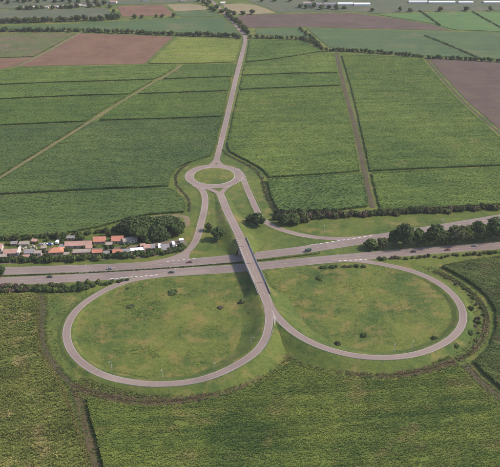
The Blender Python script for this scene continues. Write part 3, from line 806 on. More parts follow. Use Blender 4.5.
cane([(266.4, 179.4), (320, 175.6), (362.4, 172.4), (367.4, 195), (369, 206), (340, 209.4), (300, 212.6), (280, 213.4), (272, 199)], M['coarse'], 2.6, 'coarse dark leafy crop field above the hedge', R(6), row=3.2, gap=2.6, rad=1.5, cell=6, templ=TUFT_NEAR, gaps=.36, seed=24, bumpy=.6, ins=1.2, name='crop_field', cat='crop field')
cane([(340.6, 54.6), (380, 55.4), (422.6, 58), (440, 79), (461, 101.6), (496, 133), (560, 192), (560, 164), (500, 165.6), (440, 167.8), (400, 169.6), (369, 171.4), (356.8, 114), (350, 86)], M['cane_bright'], 2.0, 'broad bright green cane field at the right', seed=25, **mid)
cane([(370, 172.4), (400, 170.6), (440, 168.8), (500, 166.6), (560, 164.6), (570, 200), (500, 205), (440, 208), (380, 211), (377, 203)], M['cane_bright'], 2.2, 'bright green cane strip above the right hedge', seed=26, **mid)

# low crops, pasture and ploughed land
def plot(pxs, mat, label, h=.35, cell=14.0, name='ploughed_field', cat='field', ins=1.0, amp=.5, seed=0.0, clods=None):
    poly = inset([np.array(G(x, y, h * .5)[:2]) for x, y in pxs], ins)
    V, F = patch(poly, cell, lambda x, y: h * (.7 + amp * .5 * lowfreq(x, y, 3.0, seed)), wall=-.05, jit=.5)
    T = np.full(len(V), .5)
    if clods:
        pts = rows(poly, clods, clods, ROWA)
        v, f, t = plant(pts, TUFT_LOW, clods * .5, clods * .32, h * .6, .25)
        F = np.vstack([F, f + len(V)]); V = np.vstack([V, v]); T = np.concatenate([T, t])
    return struct(link(name, fast_mesh(name, V, F, T), mat), label, cat)
plot([(80, 33.4), (120, 34.4), (174, 36.6), (160, 49.6), (144.6, 64), (100, 65), (18, 66.6), (40, 56.4), (64, 43)], M['brown'], 'bare brown ploughed field at the upper left')
plot([(-60, 60), (0, 58.6), (34, 57.2), (16, 66), (0, 69.4), (-60, 72.6)], M['brown'], 'narrow brownish corner of bare land at left')
plot([(428.4, 58.4), (460, 60), (510, 62.6), (570, 65.4), (570, 190), (502, 132), (466, 100.6), (447, 80)], M['purple'], 'dark ploughed field at the right edge', cell=9)
plot([(233, 17.4), (246, 15), (300, 13.4), (350, 13), (376, 16), (400, 19.2), (430, 24.4), (451, 30.6), (420, 30), (370, 29), (305, 27.2), (254, 28), (243, 27.6)], M['purple'], 'dark purple-brown ploughed field behind the road bend')
plot([(117, 6.4), (140, 5.2), (164, 5), (171, 12), (176, 15), (122, 17)], M['brown'], 'small pinkish ploughed field far behind the tree line')
plot([(166, 4.6), (190, 3.4), (206, 5.6), (208, 10), (174, 11.4)], M['tan'], 'small tan field beside the far trees')
plot([(222, 4.6), (240, 3.4), (256, 5), (270, 10), (276, 13), (250, 14.4), (232, 15.4), (226, 12)], M['tan'], 'pale tan field just beyond the road end')
P_ = dict(name='pasture', cat='pasture')
plot([(-60, 26.6), (0, 26), (60, 24.4), (100, 22), (176, 18.4), (222, 17), (234, 27), (241, 34.6), (200, 33.4), (150, 32), (80, 29.6), (0, 28.6), (-60, 29)], M['pasture'], 'pale green pasture between the two far tree lines', h=.5, **P_)
plot([(-60, 12), (20, 9.6), (80, 8.4), (106, 8), (118, 17.4), (60, 19.6), (0, 22.6), (-60, 24)], M['greyfield'], 'grey-green stubble field behind the far tree line', h=.4, **P_)
plot([(178, 11.6), (210, 10.6), (222, 16), (182, 17.4), (174, 14)], M['pasture'], 'small green pasture by the far road', h=.5, **P_)
plot([(254, 29), (300, 28), (305, 30), (317, 40), (300, 36.8), (256, 35)], M['pasture'], 'small green pasture in the road bend', h=.5, **P_)
plot([(306, 28), (370, 30), (420, 31), (452, 31.6), (500, 33), (570, 35), (570, 62), (500, 59.4), (426, 55.6), (380, 51), (330, 48), (320, 40)], M['pasture'], 'dull green field behind the right tree line', h=.6, amp=.4, **P_)
plot([(376, 14.6), (420, 12.6), (500, 12), (570, 12.4), (570, 33.6), (500, 31.4), (455, 30), (432, 23.6), (402, 18.4)], M['fresh'], 'fresh green field at the far right', h=.8, **P_)
plot([(246, 1), (300, -4), (420, -6), (570, -6), (570, 11), (500, 10.8), (420, 11.6), (376, 13.6), (350, 11.8), (300, 12), (278, 12.4), (262, 6)], M['greyfield'], 'grey-green land along the top right', h=.4, **P_)
plot([(-60, 10), (-60, -8), (80, -10), (180, -12), (206, -4), (212, 2), (190, 2.4), (160, 3.6), (110, 5), (84, 7.4), (20, 8.6)], M['greyfield'], 'grey-green land along the top left', h=.4, **P_)
sheet('bare_yard', [(-60, 256), (0, 252), (60, 250), (100, 248), (150, 244), (184, 238), (188, 246), (176, 253), (140, 258), (60, 262), (0, 264), (-60, 266)], M['yard'], 'bare trodden yard on which the houses stand', 'yard', z=.05)

# ------------------------------------------------------------------ weeds and rough grass (uncountable)
def scatter(name, points, rad, hgt, mat, label, cat, templ=TUFT_LOW, z=0.0):
    v, f, t = plant(points, templ, rad, hgt, z, .22)
    return tag(link(name, fast_mesh(name, v, f, t), mat), label, cat, kind='stuff')
lp = [np.array([G(x, y)[:2] for x, y in L]) for L in (loopL, loopR)]
for L, side in zip(lp, ('left', 'right')):
    q = rows(list(L), 1.5, 1.5, .3, jit=.5, across=.4)
    g = lowfreq(q[:, 0], q[:, 1], 1.5, 2.0) + RNG.normal(0, .6, len(q)); q = q[g > -.2]
    scatter('rough_grass', q, .9, .2, M['loop_grass'], 'low grass clumps growing inside the %s loop' % side, 'grass', z=.05)
for L, side in zip(lp, ('left', 'right')):
    q = rows(list(inset(L, 6)), 1.3, 1.3, .2, jit=.5, across=.4)
    q = q[(vnoise(q[:, 0] / 14 + 3.7, q[:, 1] / 14, 3) > .66) & (RNG.uniform(0, 1, len(q)) < .6)]
    scatter('tall_weeds', q, .9, .4, M['cane_low'], 'patches of taller green weeds inside the %s loop' % side, 'weeds', TUFT_LOW, .05)
def along(P, width, n, off=0.0):
    s = arclen(P); N = normals(P)
    q = RNG.uniform(0, s[-1], n); o = off + RNG.normal(0, width, n)
    x = np.interp(q, s, P[:, 0]) + np.interp(q, s, N[:, 0]) * o; y = np.interp(q, s, P[:, 1]) + np.interp(q, s, N[:, 1]) * o
    return np.stack([x, y], 1)
scatter('ditch_weeds', along(d1, .9, 1300), .6, .8, M['dryweeds'], 'dry brown weeds along the ditch below the loops', 'weeds', TUFT_MID, .1)
scatter('ditch_weeds', along(d2, 1.4, 900), .7, .8, M['weeds'], 'rough weeds along the ditch right of the right loop', 'weeds', TUFT_MID, .1)
scatter('ditch_weeds', along(rdl, .8, 260), .8, .9, M['leaf_a'], 'dark weeds in the curved ditch left of the roundabout', 'weeds', TUFT_MID, .0)
scatter('ditch_weeds', along(rdr, .9, 420), .8, 1.0, M['leaf_a'], 'dark weeds in the curved ditch right of the roundabout', 'weeds', TUFT_MID, .0)
for dp, lab in DW:
    scatter('ditch_weeds', along(dp, .7, 260), 1.3, 2.0, M['leaf_a'], 'dark weeds filling the ' + lab[5:], 'weeds', TUFT_MID, .2)
verge = np.vstack([along(d1, 3.0, 2600, 6.5), along(d1, 2.0, 900, -4.5)])
scatter('verge_weeds', verge, .9, .8, M['weeds'], 'green weeds on the bank between ditch and left loop', 'weeds', TUFT_MID, .0)
med = smooth_path([G(x, (np.interp(x, [c[0] for c in NB], [c[1] for c in NB]) + np.interp(x, [c[0] for c in SB], [c[1] for c in SB])) / 2) for x in range(-40, 330, 10)], 3.0)
scatter('median_weeds', along(med, .35, 1500), .55, .7, M['leaf_a'], 'dark strip of weeds between the two carriageways', 'weeds', TUFT_MID, .1)
for tp, side in ((ftr1, 'narrow track by the flowering cane'), (ftr2, 'brown track between the bottom fields'), (ftr3, 'dark track in the lower right corner')):
    nn = int(arclen(tp)[-1] * 3)
    tw = np.vstack([along(tp, .7, nn, 2.6), along(tp, .7, nn, -2.6), along(tp, .25, nn // 4, 0)])
    scatter('track_weeds', tw, .7, .55, M['weeds'], 'yellowish weeds edging the ' + side, 'weeds', TUFT_MID, .0)
edge_l = smooth_path([G(x, y) for x, y in ((36, 296), (37.6, 320), (39.6, 352), (51.6, 370), (62, 390), (74, 420), (88, 467), (106, 530))], 3.0)
scatter('track_weeds', along(edge_l, .8, 1800), .8, 1.1, M['gold'], 'dry yellow grass along the edge of the flowering cane', 'weeds', TUFT_MID, .0)
vp = [np.array(G(x, y)[:2]) for x, y in ((40, 293), (98, 291), (84, 303), (72, 314), (64, 328), (63, 342), (68, 356), (82, 370), (104, 381), (130, 386), (150, 388), (190, 387), (216, 381), (240, 370), (262, 352), (272, 336), (290, 345), (320, 356), (345, 363), (386, 366), (424, 361), (456, 349), (470, 330), (474, 314), (468, 298), (452, 284), (430, 272), (410, 264), (440, 268), (470, 288), (484, 314), (480, 340), (456, 358), (420, 370), (380, 372), (330, 364), (292, 350), (276, 356), (250, 378), (210, 393), (170, 399), (130, 398), (90, 388), (70, 380), (52, 358), (44, 330))]
q = rows(vp, 1.6, 1.6, .2, jit=.5, across=.4); q = q[lowfreq(q[:, 0], q[:, 1], 2.0, 4.0) + RNG.normal(0, .5, len(q)) > 0]
scatter('verge_weeds', q, .8, .35, M['weeds'], 'rough grass on the verge outside both loops', 'weeds', TUFT_LOW, .0)

# ------------------------------------------------------------------ trees and bushes
def crown_mesh(name, lobes, n_leaf, size, mat, seed):
    """leaf-clump faces spread through the outer half of several lobes"""
    rg = np.random.default_rng(seed)
    L = np.array([(c[0], c[1], c[2], r[0], r[1], r[2]) for c, r in lobes])
    wgt = (L[:, 3] * L[:, 4]) ** 1.0; wgt /= wgt.sum()
    pk = rg.choice(len(L), n_leaf, p=wgt)
    d = rg.normal(0, 1, (n_leaf, 3)); d[:, 2] += .25; d /= np.linalg.norm(d, axis=1)[:, None]
    rad = rg.uniform(.55, 1.06, n_leaf) ** .6
    C = L[pk, :3] + d * L[pk, 3:] * rad[:, None]
    nrm = d + rg.normal(0, .55, d.shape); nrm /= np.linalg.norm(nrm, axis=1)[:, None]
    up = rg.normal(0, 1, d.shape)
    u = np.cross(nrm, up); u /= np.linalg.norm(u, axis=1)[:, None]; w = np.cross(nrm, u)
    s = size * rg.uniform(.6, 1.35, n_leaf)
    corners = [(-1, -.55), (.2, -.8), (1, .1), (.25, .85), (-.75, .6)]
    V = np.stack([C + u * (a * s)[:, None] + w * (b * s)[:, None] + nrm * (rg.normal(0, .18, n_leaf) * s)[:, None] for a, b in corners], 1).reshape(-1, 3)
    V[:, 2] = np.maximum(V[:, 2], .05)
    base = np.arange(n_leaf) * 5
    F = np.concatenate([np.stack([base, base + 1, base + 2], 1), np.stack([base, base + 2, base + 3], 1), np.stack([base, base + 3, base + 4], 1)])
    t = np.repeat(np.clip(rg.normal(.5, .22, n_leaf), 0, 1), 5)
    me = fast_mesh(name, V, F, t); me.materials.append(mat); return me
def make_lobes(rg, R_, H, base, n):
    lobes = [((0, 0, base + (H - base) * .55), (R_ * .72, R_ * .72, (H - base) * .45))]
    for k in range(n):
        a = k * 2 * math.pi / n + rg.uniform(-.5, .5); rr = R_ * rg.uniform(.35, .68)
        z = base + (H - base) * rg.uniform(.16, .78); q = R_ * rg.uniform(.30, .48)
        lobes.append(((rr * math.cos(a), rr * math.sin(a), z), (q, q, q * rg.uniform(.7, .95))))
    return lobes
def trunk_mesh(name, H, base, R_, seed):
    rg = random.Random(seed); m = MB()
    r0 = .035 * H
    m.tube([(0, 0, -.2), (.05 * H * rg.uniform(-1, 1), 0, base * .6), (0, .04 * H * rg.uniform(-1, 1), base + .2 * (H - base)), (0, 0, H * .8)], [r0 * 1.3, r0, r0 * .75, r0 * .2])
    for k in range(5):
        a = k * 1.257 + rg.uniform(-.3, .3); z = base * rg.uniform(.7, 1.1)
        m.tube([(0, 0, z), (R_ * .3 * math.cos(a), R_ * .3 * math.sin(a), z + .18 * H), (R_ * .65 * math.cos(a), R_ * .65 * math.sin(a), z + .36 * H)], [r0 * .55, r0 * .4, r0 * .12], 5)
    return m.mesh(name, M['bark'])
M['leaf_d'] = veg('leaf_light', (.080, .115, .030), (.170, .205, .055), (.15, .14, .05), big=0.05, mid=0.5, dry_amt=0.1, streak=0, tint=.6)
TREES = []     # (crown, trunk, height, radius)
for k, (H, R_, base, nl, n, lm, sz) in enumerate([(9, 4.6, 1.6, 7, 900, 'leaf_a', .62), (10, 4.2, 1.8, 7, 900, 'leaf_b', .6), (8, 4.8, 1.3, 8, 850, 'leaf_c', .6), (11, 5.0, 2.0, 9, 1100, 'leaf_a', .65), (7.5, 3.8, 1.2, 6, 700, 'leaf_b', .58), (9, 4.2, 1.4, 6, 800, 'leaf_d', .5), (8, 3.6, 1.4, 5, 520, 'leaf_c', .5)]):
    rg = random.Random(50 + k)
    TREES.append((crown_mesh('crown', make_lobes(rg, R_, H, base * .35, nl), n, sz, M[lm], 60 + k), trunk_mesh('trunk', H, base, R_, 70 + k), H, R_))
BIG = []
for k, lm in enumerate(('leaf_a', 'leaf_b')):
    rg = random.Random(150 + k)
    BIG.append((crown_mesh('crown', make_lobes(rg, 8.5, 11, .6, 14), 3200, .62, M[lm], 160 + k), trunk_mesh('trunk', 11, 2.2, 8.5, 170 + k), 11, 8.5))
BUSH = {}
for key, lm in (('a', 'leaf_a'), ('b', 'leaf_b'), ('c', 'leaf_c'), ('d', 'leaf_d'), ('br', 'leaf_br')):
    BUSH[key] = []
    for k in range(3):
        rg = random.Random(hash((key, k)) % 1000 if False else ord(key[0]) * 7 + k)
        lobes = [((0, 0, 1.1), (1.5, 1.5, 1.2))] + [((1.1 * math.cos(a), 1.1 * math.sin(a), rg.uniform(.6, 1.5)), (.9, .9, .8)) for a in [rg.uniform(0, 6.28) for _ in range(5)]]
        BUSH[key].append(crown_mesh('bush', lobes, 260, .42, M[lm], 200 + ord(key[0]) * 5 + k))
def tree(p, H, R_, label, group=None, kind=None, cat='tree', big=False, name='tree'):
    src = BIG if big else TREES
    c, tk, h0, r0 = src[(kind if kind is not None else random.randrange(len(src))) % len(src)]
    t = empty(name, (p[0], p[1], 0), random.uniform(0, 6.28))
    t.scale = (R_ / r0, R_ / r0, H / h0)
    link('trunk', tk, None, t); link('crown', c, None, t)
    return tag(t, label, cat, group)
LOOK = {'a': 'dark green', 'b': 'mid green', 'c': 'olive', 'd': 'light green', 'br': 'brownish'}
def hedge_bush(p, r, h, where, group, keys):
    k = random.choice(keys); return bush(p, r, h, LOOK[k] + ' bush ' + where, group, k)
def bush(p, r, h, label, group=None, key='b', name='bush', z=0.0):
    me = random.choice(BUSH[key]); o = link(name, me)
    o.location = (p[0], p[1], z - .05); o.rotation_euler = (0, 0, random.uniform(0, 6.28)); o.scale = (r / 1.9, r / 1.9 * random.uniform(.85, 1.15), h / 2.2)
    return tag(o, label, 'bush', group)
def line_pts(pxs, gap, jx=.25, jy=0.0):
    P = np.array([G(x, y)[:2] for x, y in pxs]); s = np.r_[0, np.cumsum(np.linalg.norm(np.diff(P, axis=0), axis=1))]
    out = []; q = random.uniform(0, gap)
    while q < s[-1]:
        out.append((np.interp(q, s, P[:, 0]) + random.gauss(0, jx * gap), np.interp(q, s, P[:, 1]) + random.gauss(0, jy)))
        q += gap * random.uniform(.7, 1.35)
    return out
# far tree lines
for pxs, gap, lab, grp, hr, rr in [
    ([(-30, 32.4), (0, 31.8), (60, 31.6), (80, 31.8)], 5.6, 'small tree in the line above the pale olive field', 'trees of the left near line', (4.5, 8.5), (3.0, 5.0)),
    ([(84, 31.9), (120, 33.4), (172, 35.4)], 5.6, 'small tree in the line above the bare brown field', 'trees of the left near line', (4.5, 8.5), (3.0, 5.0)),
    ([(177, 35.7), (210, 36.4), (241, 38)], 5.6, 'small tree in the line above the yellow-green field', 'trees of the left near line', (4.5, 8.5), (3.0, 5.0)),
    ([(-30, 24.6), (0, 23.4), (40, 22.4), (70, 21.4), (96, 20.6), (120, 19.4)], 5.8, 'dark tree in the dense far line at the upper left', 'trees of the left far line', (7, 11), (4.2, 6)),
    ([(124, 19), (176, 17.2)], 17, 'lone dark tree spaced along the pinkish field', 'spaced trees by the pinkish field', (6, 9), (3.2, 5)),
    ([(228, 15.6), (238, 24), (249, 36)], 7.5, 'tree beside the bent end of the long road', 'trees along the road bend', (6, 9), (3.2, 4.6)),
    ([(250, 38.4), (280, 38.8), (303, 39.6), (316, 44.6), (323, 50.4)], 7.0, 'small tree in the line right of the road bend', 'trees right of the road bend', (4, 6.5), (2.6, 4)),
    ([(298, 29), (308, 36), (322, 48.6)], 9, 'small tree on the slanting ditch line', 'trees on the slanting ditch', (4, 6.5), (2.4, 3.6)),
    ([(325, 51.2), (354, 52), (380, 53.6), (400, 55.4), (424, 58.2)], 5.2, 'small tree in the right line above the bright cane', 'trees of the right line', (3.6, 6.5), (2.4, 3.8)),
    ([(428, 58.5), (460, 60), (500, 62.2), (540, 64)], 5.2, 'small tree in the right line above the dark ploughed field', 'trees of the right line', (3.6, 6.5), (2.4, 3.8)),
]:
    for p in line_pts(pxs, gap, .2, 1.2):
        tree(p, random.uniform(*hr), random.uniform(*rr), lab, grp, cat='tree')
for pts, lab, grp in [
    ([(203, 4), (207, 6), (211, 9.6), (214, 12), (217, 9), (222, 12.6), (226, 11), (209, 3), (199, 1.6), (229, 14.4), (234, 14.8), (243, 14.6), (252, 14.4)], 'dark tree in the clump where the long road ends', 'trees at the road end'),
    ([(18, 2), (24, 3), (31, 1.4), (38, 2.6), (46, 1), (55, 2.4), (63, 1.6), (70, 3.4), (78, 2.6), (88, 4), (96, 3), (104, 4.6), (110, 8), (114, 12.6)], 'tree in the far wood behind the small houses', 'trees behind the small houses'),
    ([(20, 9.8), (27, 10.2), (31, 9.8), (37, 9.2), (42, 8.8), (53, 9.2), (61.4, 8.8), (66, 8.2), (71, 8.4), (77, 7.8), (90, 7.4), (98, 7), (8, 4), (2, 2)], 'tree standing among the small far houses', 'trees among the small far houses'),
    ([(300, 8), (306, 8.6), (314, 8), (321, 9.6), (329, 9), (336, 9.8), (344, 9), (262, 2), (274, 1.4), (290, 2), (312, 1), (326, 1.4)], 'dark tree around the far sheds', 'trees around the far sheds'),
    ([(372, 11.6), (400, 11.4), (410, 12), (440, 11.4), (466, 11), (490, 11)], 'tiny tree along the far right field edge', 'trees on the far right edge')]:
    for x, y in pts:
        p = G(x, y); tree(p, random.uniform(6, 9.5), random.uniform(4, 6), lab, grp)
# trees in the strip between the carriageways
def pxtree(x, ybase, wpx, hpx, label, kind=None, big=False):
    p = G(x, ybase); d = math.hypot(p[1], CAM_H); k = (p[1] * CP + CAM_H * SP) / FOC
    dep = math.atan2(CAM_H, p[1]); H = hpx * k / math.cos(dep) * .86
    return tree(p, H, wpx * k / 2 * 1.12, label, None, kind, 'tree', big)
for a in [(394, 245.4, 13, 18, 'leftmost tall tree between the carriageways', 3), (404, 246, 22, 24, 'bushy round tree second from left between the carriageways', 0), (417, 245.4, 14, 19, 'slim tree third from left between the carriageways', 1),
          (435, 244.4, 20, 23, 'tall dark tree standing apart midway between the carriageways', 3), (455, 243, 21, 19, 'broad low tree right of the tall one between carriageways', 2), (468, 241.4, 16, 19, 'narrow lighter tree in the right half of the motorway strip', 5),
          (477, 240.4, 18, 21, 'dark tree near the right edge of the motorway strip', 0), (494, 238.8, 22, 24, 'largest dark tree at the right edge between the carriageways', 3), (426, 245.2, 12, 15, 'low lighter tree filling the gap left of the tall dark tree', 5), (445, 244, 12, 15, 'low tree just right of the tall dark tree', 4), (485, 240.4, 12, 16, 'slim tree left of the largest dark tree at right', 1), (514, 237, 22, 22, 'dark tree half outside the right edge', 0)]:
    pxtree(a[0], a[1], a[2], a[3], a[4], a[5])
# broad trees by the left slip road
for a in [(133, 233, 27, 17, 'broad dark tree left in the grove behind the tile-roofed houses', 0), (151, 232, 25, 16, 'rounded tree in the middle of the grove by the houses', 1), (166, 231.6, 26, 17, 'broad dark tree right in the grove by the slip road', 0), (178, 234, 16, 14, 'smaller tree at the right end of the grove', 1), (141, 239, 22, 15, 'broad tree at the front left of the grove', 1), (158, 238.4, 22, 15, 'broad dark tree at the front of the grove before the lorries', 0)]:
    pxtree(a[0], a[1], a[2], a[3], a[4], a[5], True)
for a in [(218, 240, 13, 15, 'round tree between the left slip road and the approach road', 1), (209, 231, 8, 9, 'small tree left of the approach road embankment', 2),
          (257, 225.6, 15, 14, 'round dark tree where the right slip road vanishes', 0), (249, 222, 8, 8, 'small tree left of the round dark one by the slip road', 4), (284, 224, 13, 12, 'dark tree at the left start of the long hedge', 3), (295, 223.6, 12, 11, 'second dark tree of the long hedge from its left end', 1), (304, 222, 10, 10, 'third tree of the long hedge from its left end', 2),
          (1, 277, 9, 14, 'dark tree at the left edge beside the motorway', 3), (371, 249, 15, 11, 'low spreading tree at the left tip of the motorway strip', 4), (382, 248, 11, 11, 'small brownish tree near the left tip of the motorway strip', 2),
          (16, 241, 8, 8, 'small tree behind the leftmost pink-roofed house', 2), (58, 239, 7, 8, 'small tree behind the orange hip-roofed house', 2), (81, 240, 8, 7, 'small tree behind the long pink-roofed building', 1), (108, 236, 6, 8, 'small tree between the two red-roofed houses', 2), (148, 243, 10, 8, 'bright green small tree beside the tan roof', 4)]:
    pxtree(a[0], a[1], a[2], a[3], a[4], a[5])
# hedges
for p in line_pts([(272, 219), (300, 219), (330, 217.6), (380, 214.4), (440, 211.4), (500, 208.6), (545, 206)], 3.4, .2, 1.2):
    hedge_bush(p, random.uniform(2.6, 3.8), random.uniform(3.6, 5.6), 'in the long hedge above the motorway at right', 'long hedge at right', ['a', 'c', 'c', 'br'])
for p in line_pts([(272, 215.6), (300, 215.4), (336, 214)], 3.6, .2, 1.0):
    hedge_bush(p, random.uniform(2.6, 3.6), random.uniform(4.0, 6.0), 'at the back of the long hedge, left part', 'back of the long hedge', ['a', 'a', 'c'])
for p in line_pts([(-20, 262), (20, 261.4), (60, 260.6), (100, 258.6), (140, 256.6), (176, 251), (186, 246)], 3.2, .2, 1.3):
    hedge_bush(p, random.uniform(2.2, 3.6), random.uniform(2.6, 5.0), 'in the hedge between the houses and the motorway', 'hedge before the houses', 'aabbcd')
for p in line_pts([(29, 288.6), (50, 288.6), (75, 287.6), (99, 285.6)], 2.8, .2, 2.2) + line_pts([(31, 291.6), (50, 292), (84, 290)], 3.0, .2, .8):
    hedge_bush(p, random.uniform(2.0, 3.0), random.uniform(2.4, 4.2), 'in the clump between motorway and left loop', 'bushes by the left loop', 'abbcd')
for p in line_pts([(-20, 288), (28, 288)], 3.0, .3, 1.6) + line_pts([(-20, 292), (28, 292)], 3.2, .3, .8):
    hedge_bush(p, random.uniform(2.0, 3.2), random.uniform(2.6, 4.6), 'beside the motorway at the left edge', 'dry bushes at the left edge', ['br', 'br', 'c'])
for p in line_pts([(378, 260.2), (410, 258.4), (450, 255.8), (505, 252.6), (545, 250)], 3.4, .25, .9):
    hedge_bush(p, random.uniform(1.2, 2.1), random.uniform(1.3, 2.6), 'along the near motorway edge at right', 'shrubs along the motorway at right', ['br', 'c', 'c', 'a'])
for p in line_pts([(100, 285), (128, 280.4)], 3.0, .2, .8):
    bush(p, random.uniform(1.2, 2.0), random.uniform(1.2, 2.2), 'low dark bush in the wedge where the left loop merges', 'bushes in the merge wedge', 'a')
for p in line_pts([(322, 268.4), (345, 267.4), (366, 267)], 3.2, .3, .6):
    bush(p, random.uniform(1.3, 2.3), random.uniform(1.2, 2.2), 'dark bush on the motorway side of the right loop', 'bushes at the top of the right loop', 'a')
for p in line_pts([(2, 240), (60, 237), (100, 233), (124, 229)], 4.2, .3, 1.0):
    hedge_bush(p, random.uniform(1.8, 3.4), random.uniform(2.0, 4.4), 'on the field edge behind the houses', 'bushes behind the houses', 'bc')
for p in line_pts([(470, 352), (478, 340), (481, 326), (480, 312), (472, 299), (456, 284), (440, 274)], 7.0, .3, 1.5):
    hedge_bush(p, random.uniform(1.0, 2.2), random.uniform(1.0, 2.2), 'on the bank between right loop and ditch', 'scrub right of the right loop', ['c', 'b', 'br'])
for p in [G(x, y)[:2] for x, y in ((44, 252), (46, 256), (66, 252), (68, 256), (70, 251.6), (88, 256.6), (104, 252), (107, 249), (109, 253), (125, 248), (129, 250.6), (64, 244), (92, 244), (106, 243), (22, 255), (20, 243), (140, 247), (143, 256), (36, 243.4), (60, 241.6), (12, 259), (34, 258), (50, 257.6), (76, 257.4), (84, 249), (95, 247), (113, 248), (122, 257.4), (128, 246), (135, 255.6), (150, 253.6), (155, 254), (163, 255), (147, 245), (153, 243), (30, 243), (48, 241), (8, 245), (88, 243.4), (172, 250))]:
    hedge_bush(p, random.uniform(1.4, 2.6), random.uniform(1.8, 3.6), 'growing between the houses', 'bushes among the houses', 'abcd')
for x, y, r, h, lab, key in [(307, 334, 2.2, 2.0, 'dark bush inside the right loop near the ramp fork', 'a'), (338, 345, 2.4, 2.4, 'round dark bush inside the lower rim of the right loop', 'a'), (364, 336, 2.4, 1.6, 'low dark bush alone in the right loop', 'a'),
                             (434, 339, 2.2, 1.8, 'dark bush at the right rim inside the right loop', 'a'), (320, 279, 3.0, 1.6, 'flat green bush in the upper left of the right loop', 'b'), (242.6, 303, 2.8, 2.6, 'pale bush on the shaded side of the approach embankment', 'c'),
                             (250, 315, 2.2, 2.2, 'upper of two small bushes beside the ramp fork', 'c'), (253.4, 320.4, 1.9, 2.0, 'lower of two small bushes beside the ramp fork', 'c'), (220.4, 308, 2.2, 1.2, 'reddish low bush in the left loop', 'br'), (209, 373.4, 2.0, 1.8, 'dark bush inside the lower rim of the left loop', 'a'),
                             (470, 309.6, 2.6, 2.4, 'dark bush right of the right loop ramp', 'a'), (469.6, 334, 2.4, 2.2, 'dark bush on the lower right bank of the right loop', 'b'), (455, 347, 2.6, 2.2, 'dark bush below the right loop ramp', 'a'), (476, 322, 1.8, 1.8, 'small bush beside the ditch at right', 'c'),
                             (173, 293, 4.2, 1.4, 'wide low green bush in the upper left loop', 'b'), (131, 306.6, 3.2, .9, 'low dark weedy patch in the left loop', 'a'), (127.6, 289, 1.2, 1.2, 'tiny dark bush by the left loop merge', 'a')]:
    bush(G(x, y), r, h, lab, None, key)

# ------------------------------------------------------------------ houses
def house(x, y, w, d, wh, rise, rot, roof, wall, label, name='house', group=None, hip=False, cat='house', detail=True, shed=False):
    """x, y: photo position of the middle of the front wall's foot"""
    p = G(x, y); t = empty(name, (p[0] - math.sin(rot) * d / 2, p[1] + math.cos(rot) * d / 2, 0), rot); tag(t, label, cat, group)
    if shed:
        v = [(-w/2, -d/2, -.1), (w/2, -d/2, -.1), (w/2, d/2, -.1), (-w/2, d/2, -.1), (-w/2, -d/2, wh), (w/2, -d/2, wh), (w/2, d/2, wh + rise), (-w/2, d/2, wh + rise)]
        pydata('wall', v, [(0, 1, 5, 4), (1, 2, 6, 5), (2, 3, 7, 6), (3, 0, 4, 7)], wall, t)
        o = .4; k = rise / d
        za, zb = wh - k * o, wh + rise + k * o
        rv = [(-w/2-o, -d/2-o, za+.02), (w/2+o, -d/2-o, za+.02), (w/2+o, d/2+o, zb+.02), (-w/2-o, d/2+o, zb+.02)]
        rv += [(a, b, c + .12) for a, b, c in rv]
        rf = pydata('roof', rv, [(3, 2, 1, 0), (4, 5, 6, 7), (0, 1, 5, 4), (1, 2, 6, 5), (2, 3, 7, 6), (3, 0, 4, 7)], roof, t)
    else:
        v = [(-w/2, -d/2, -.1), (w/2, -d/2, -.1), (w/2, d/2, -.1), (-w/2, d/2, -.1), (-w/2, -d/2, wh), (w/2, -d/2, wh), (w/2, d/2, wh), (-w/2, d/2, wh)]
        f = [(0, 1, 5, 4), (2, 3, 7, 6)]
        if hip: f += [(1, 2, 6, 5), (3, 0, 4, 7)]
        else:
            v += [(-w/2, 0, wh + rise), (w/2, 0, wh + rise)]; f += [(1, 2, 6, 9, 5), (3, 0, 4, 8, 7)]
        pydata('wall', v, f, wall, t)
        o = .5; k = rise / (d / 2); ze = wh - k * o
        ix = d / 2 if hip else -o
        rr = [(-w/2-o, -d/2-o, ze), (w/2+o, -d/2-o, ze), (w/2+o, d/2+o, ze), (-w/2-o, d/2+o, ze), (-w/2+ix, 0, wh+rise), (w/2-ix, 0, wh+rise)]
        rv = [(a, b, c + .03) for a, b, c in rr] + [(a, b, c + .2) for a, b, c in rr]
        rfc = [(6, 7, 11, 10), (8, 9, 10, 11), (0, 4, 5, 1), (2, 5, 4, 3), (0, 1, 7, 6), (2, 3, 9, 8)]
        if hip: rfc += [(7, 8, 11), (9, 6, 10), (1, 5, 2), (3, 4, 0), (1, 2, 8, 7), (3, 0, 6, 9)]
        else: rfc += [(1, 5, 11, 7), (5, 2, 8, 11), (3, 4, 10, 9), (4, 0, 6, 10)]
        rf = pydata('roof', rv, rfc, roof, t)
        MB().box((0, 0, wh + rise + .22), (w - 2 * ix + .1, .35, .14)).build('ridge', roof, rf)
    if detail:
        MB().box((-w * .12, -d/2 - .04, 1.0), (1.0, .1, 2.0)).build('door', M['wood'], t)
        for q in ((-.34, .16, .36) if w > 7 else (.24,)):
            wn = MB().box((q * w, -d/2 - .03, 1.45), (1.1, .08, 1.1)).build('window', M['wallw'], t)
            MB().box((q * w, -d/2 - .08, 1.45), (.9, .06, .9)).build('pane', M['glass'], wn)
    return t
house(10.5, 256, 10.5, 7, 2.7, 1.7, R(4), M['tilepink'], M['wall'], 'faded pink-roofed house at the left end of the row')
house(-1, 252, 4.5, 8, 3.2, 1.0, R(4), M['tilepink'], M['wallw'], 'pink-roofed building cut off by the left edge')
house(18.6, 256, 1.6, 7.5, 3.4, .3, R(4), M['wallw'], M['wallw'], 'narrow white lean-to beside the faded pink house', 'lean_to', shed=True, detail=False, cat='shed')
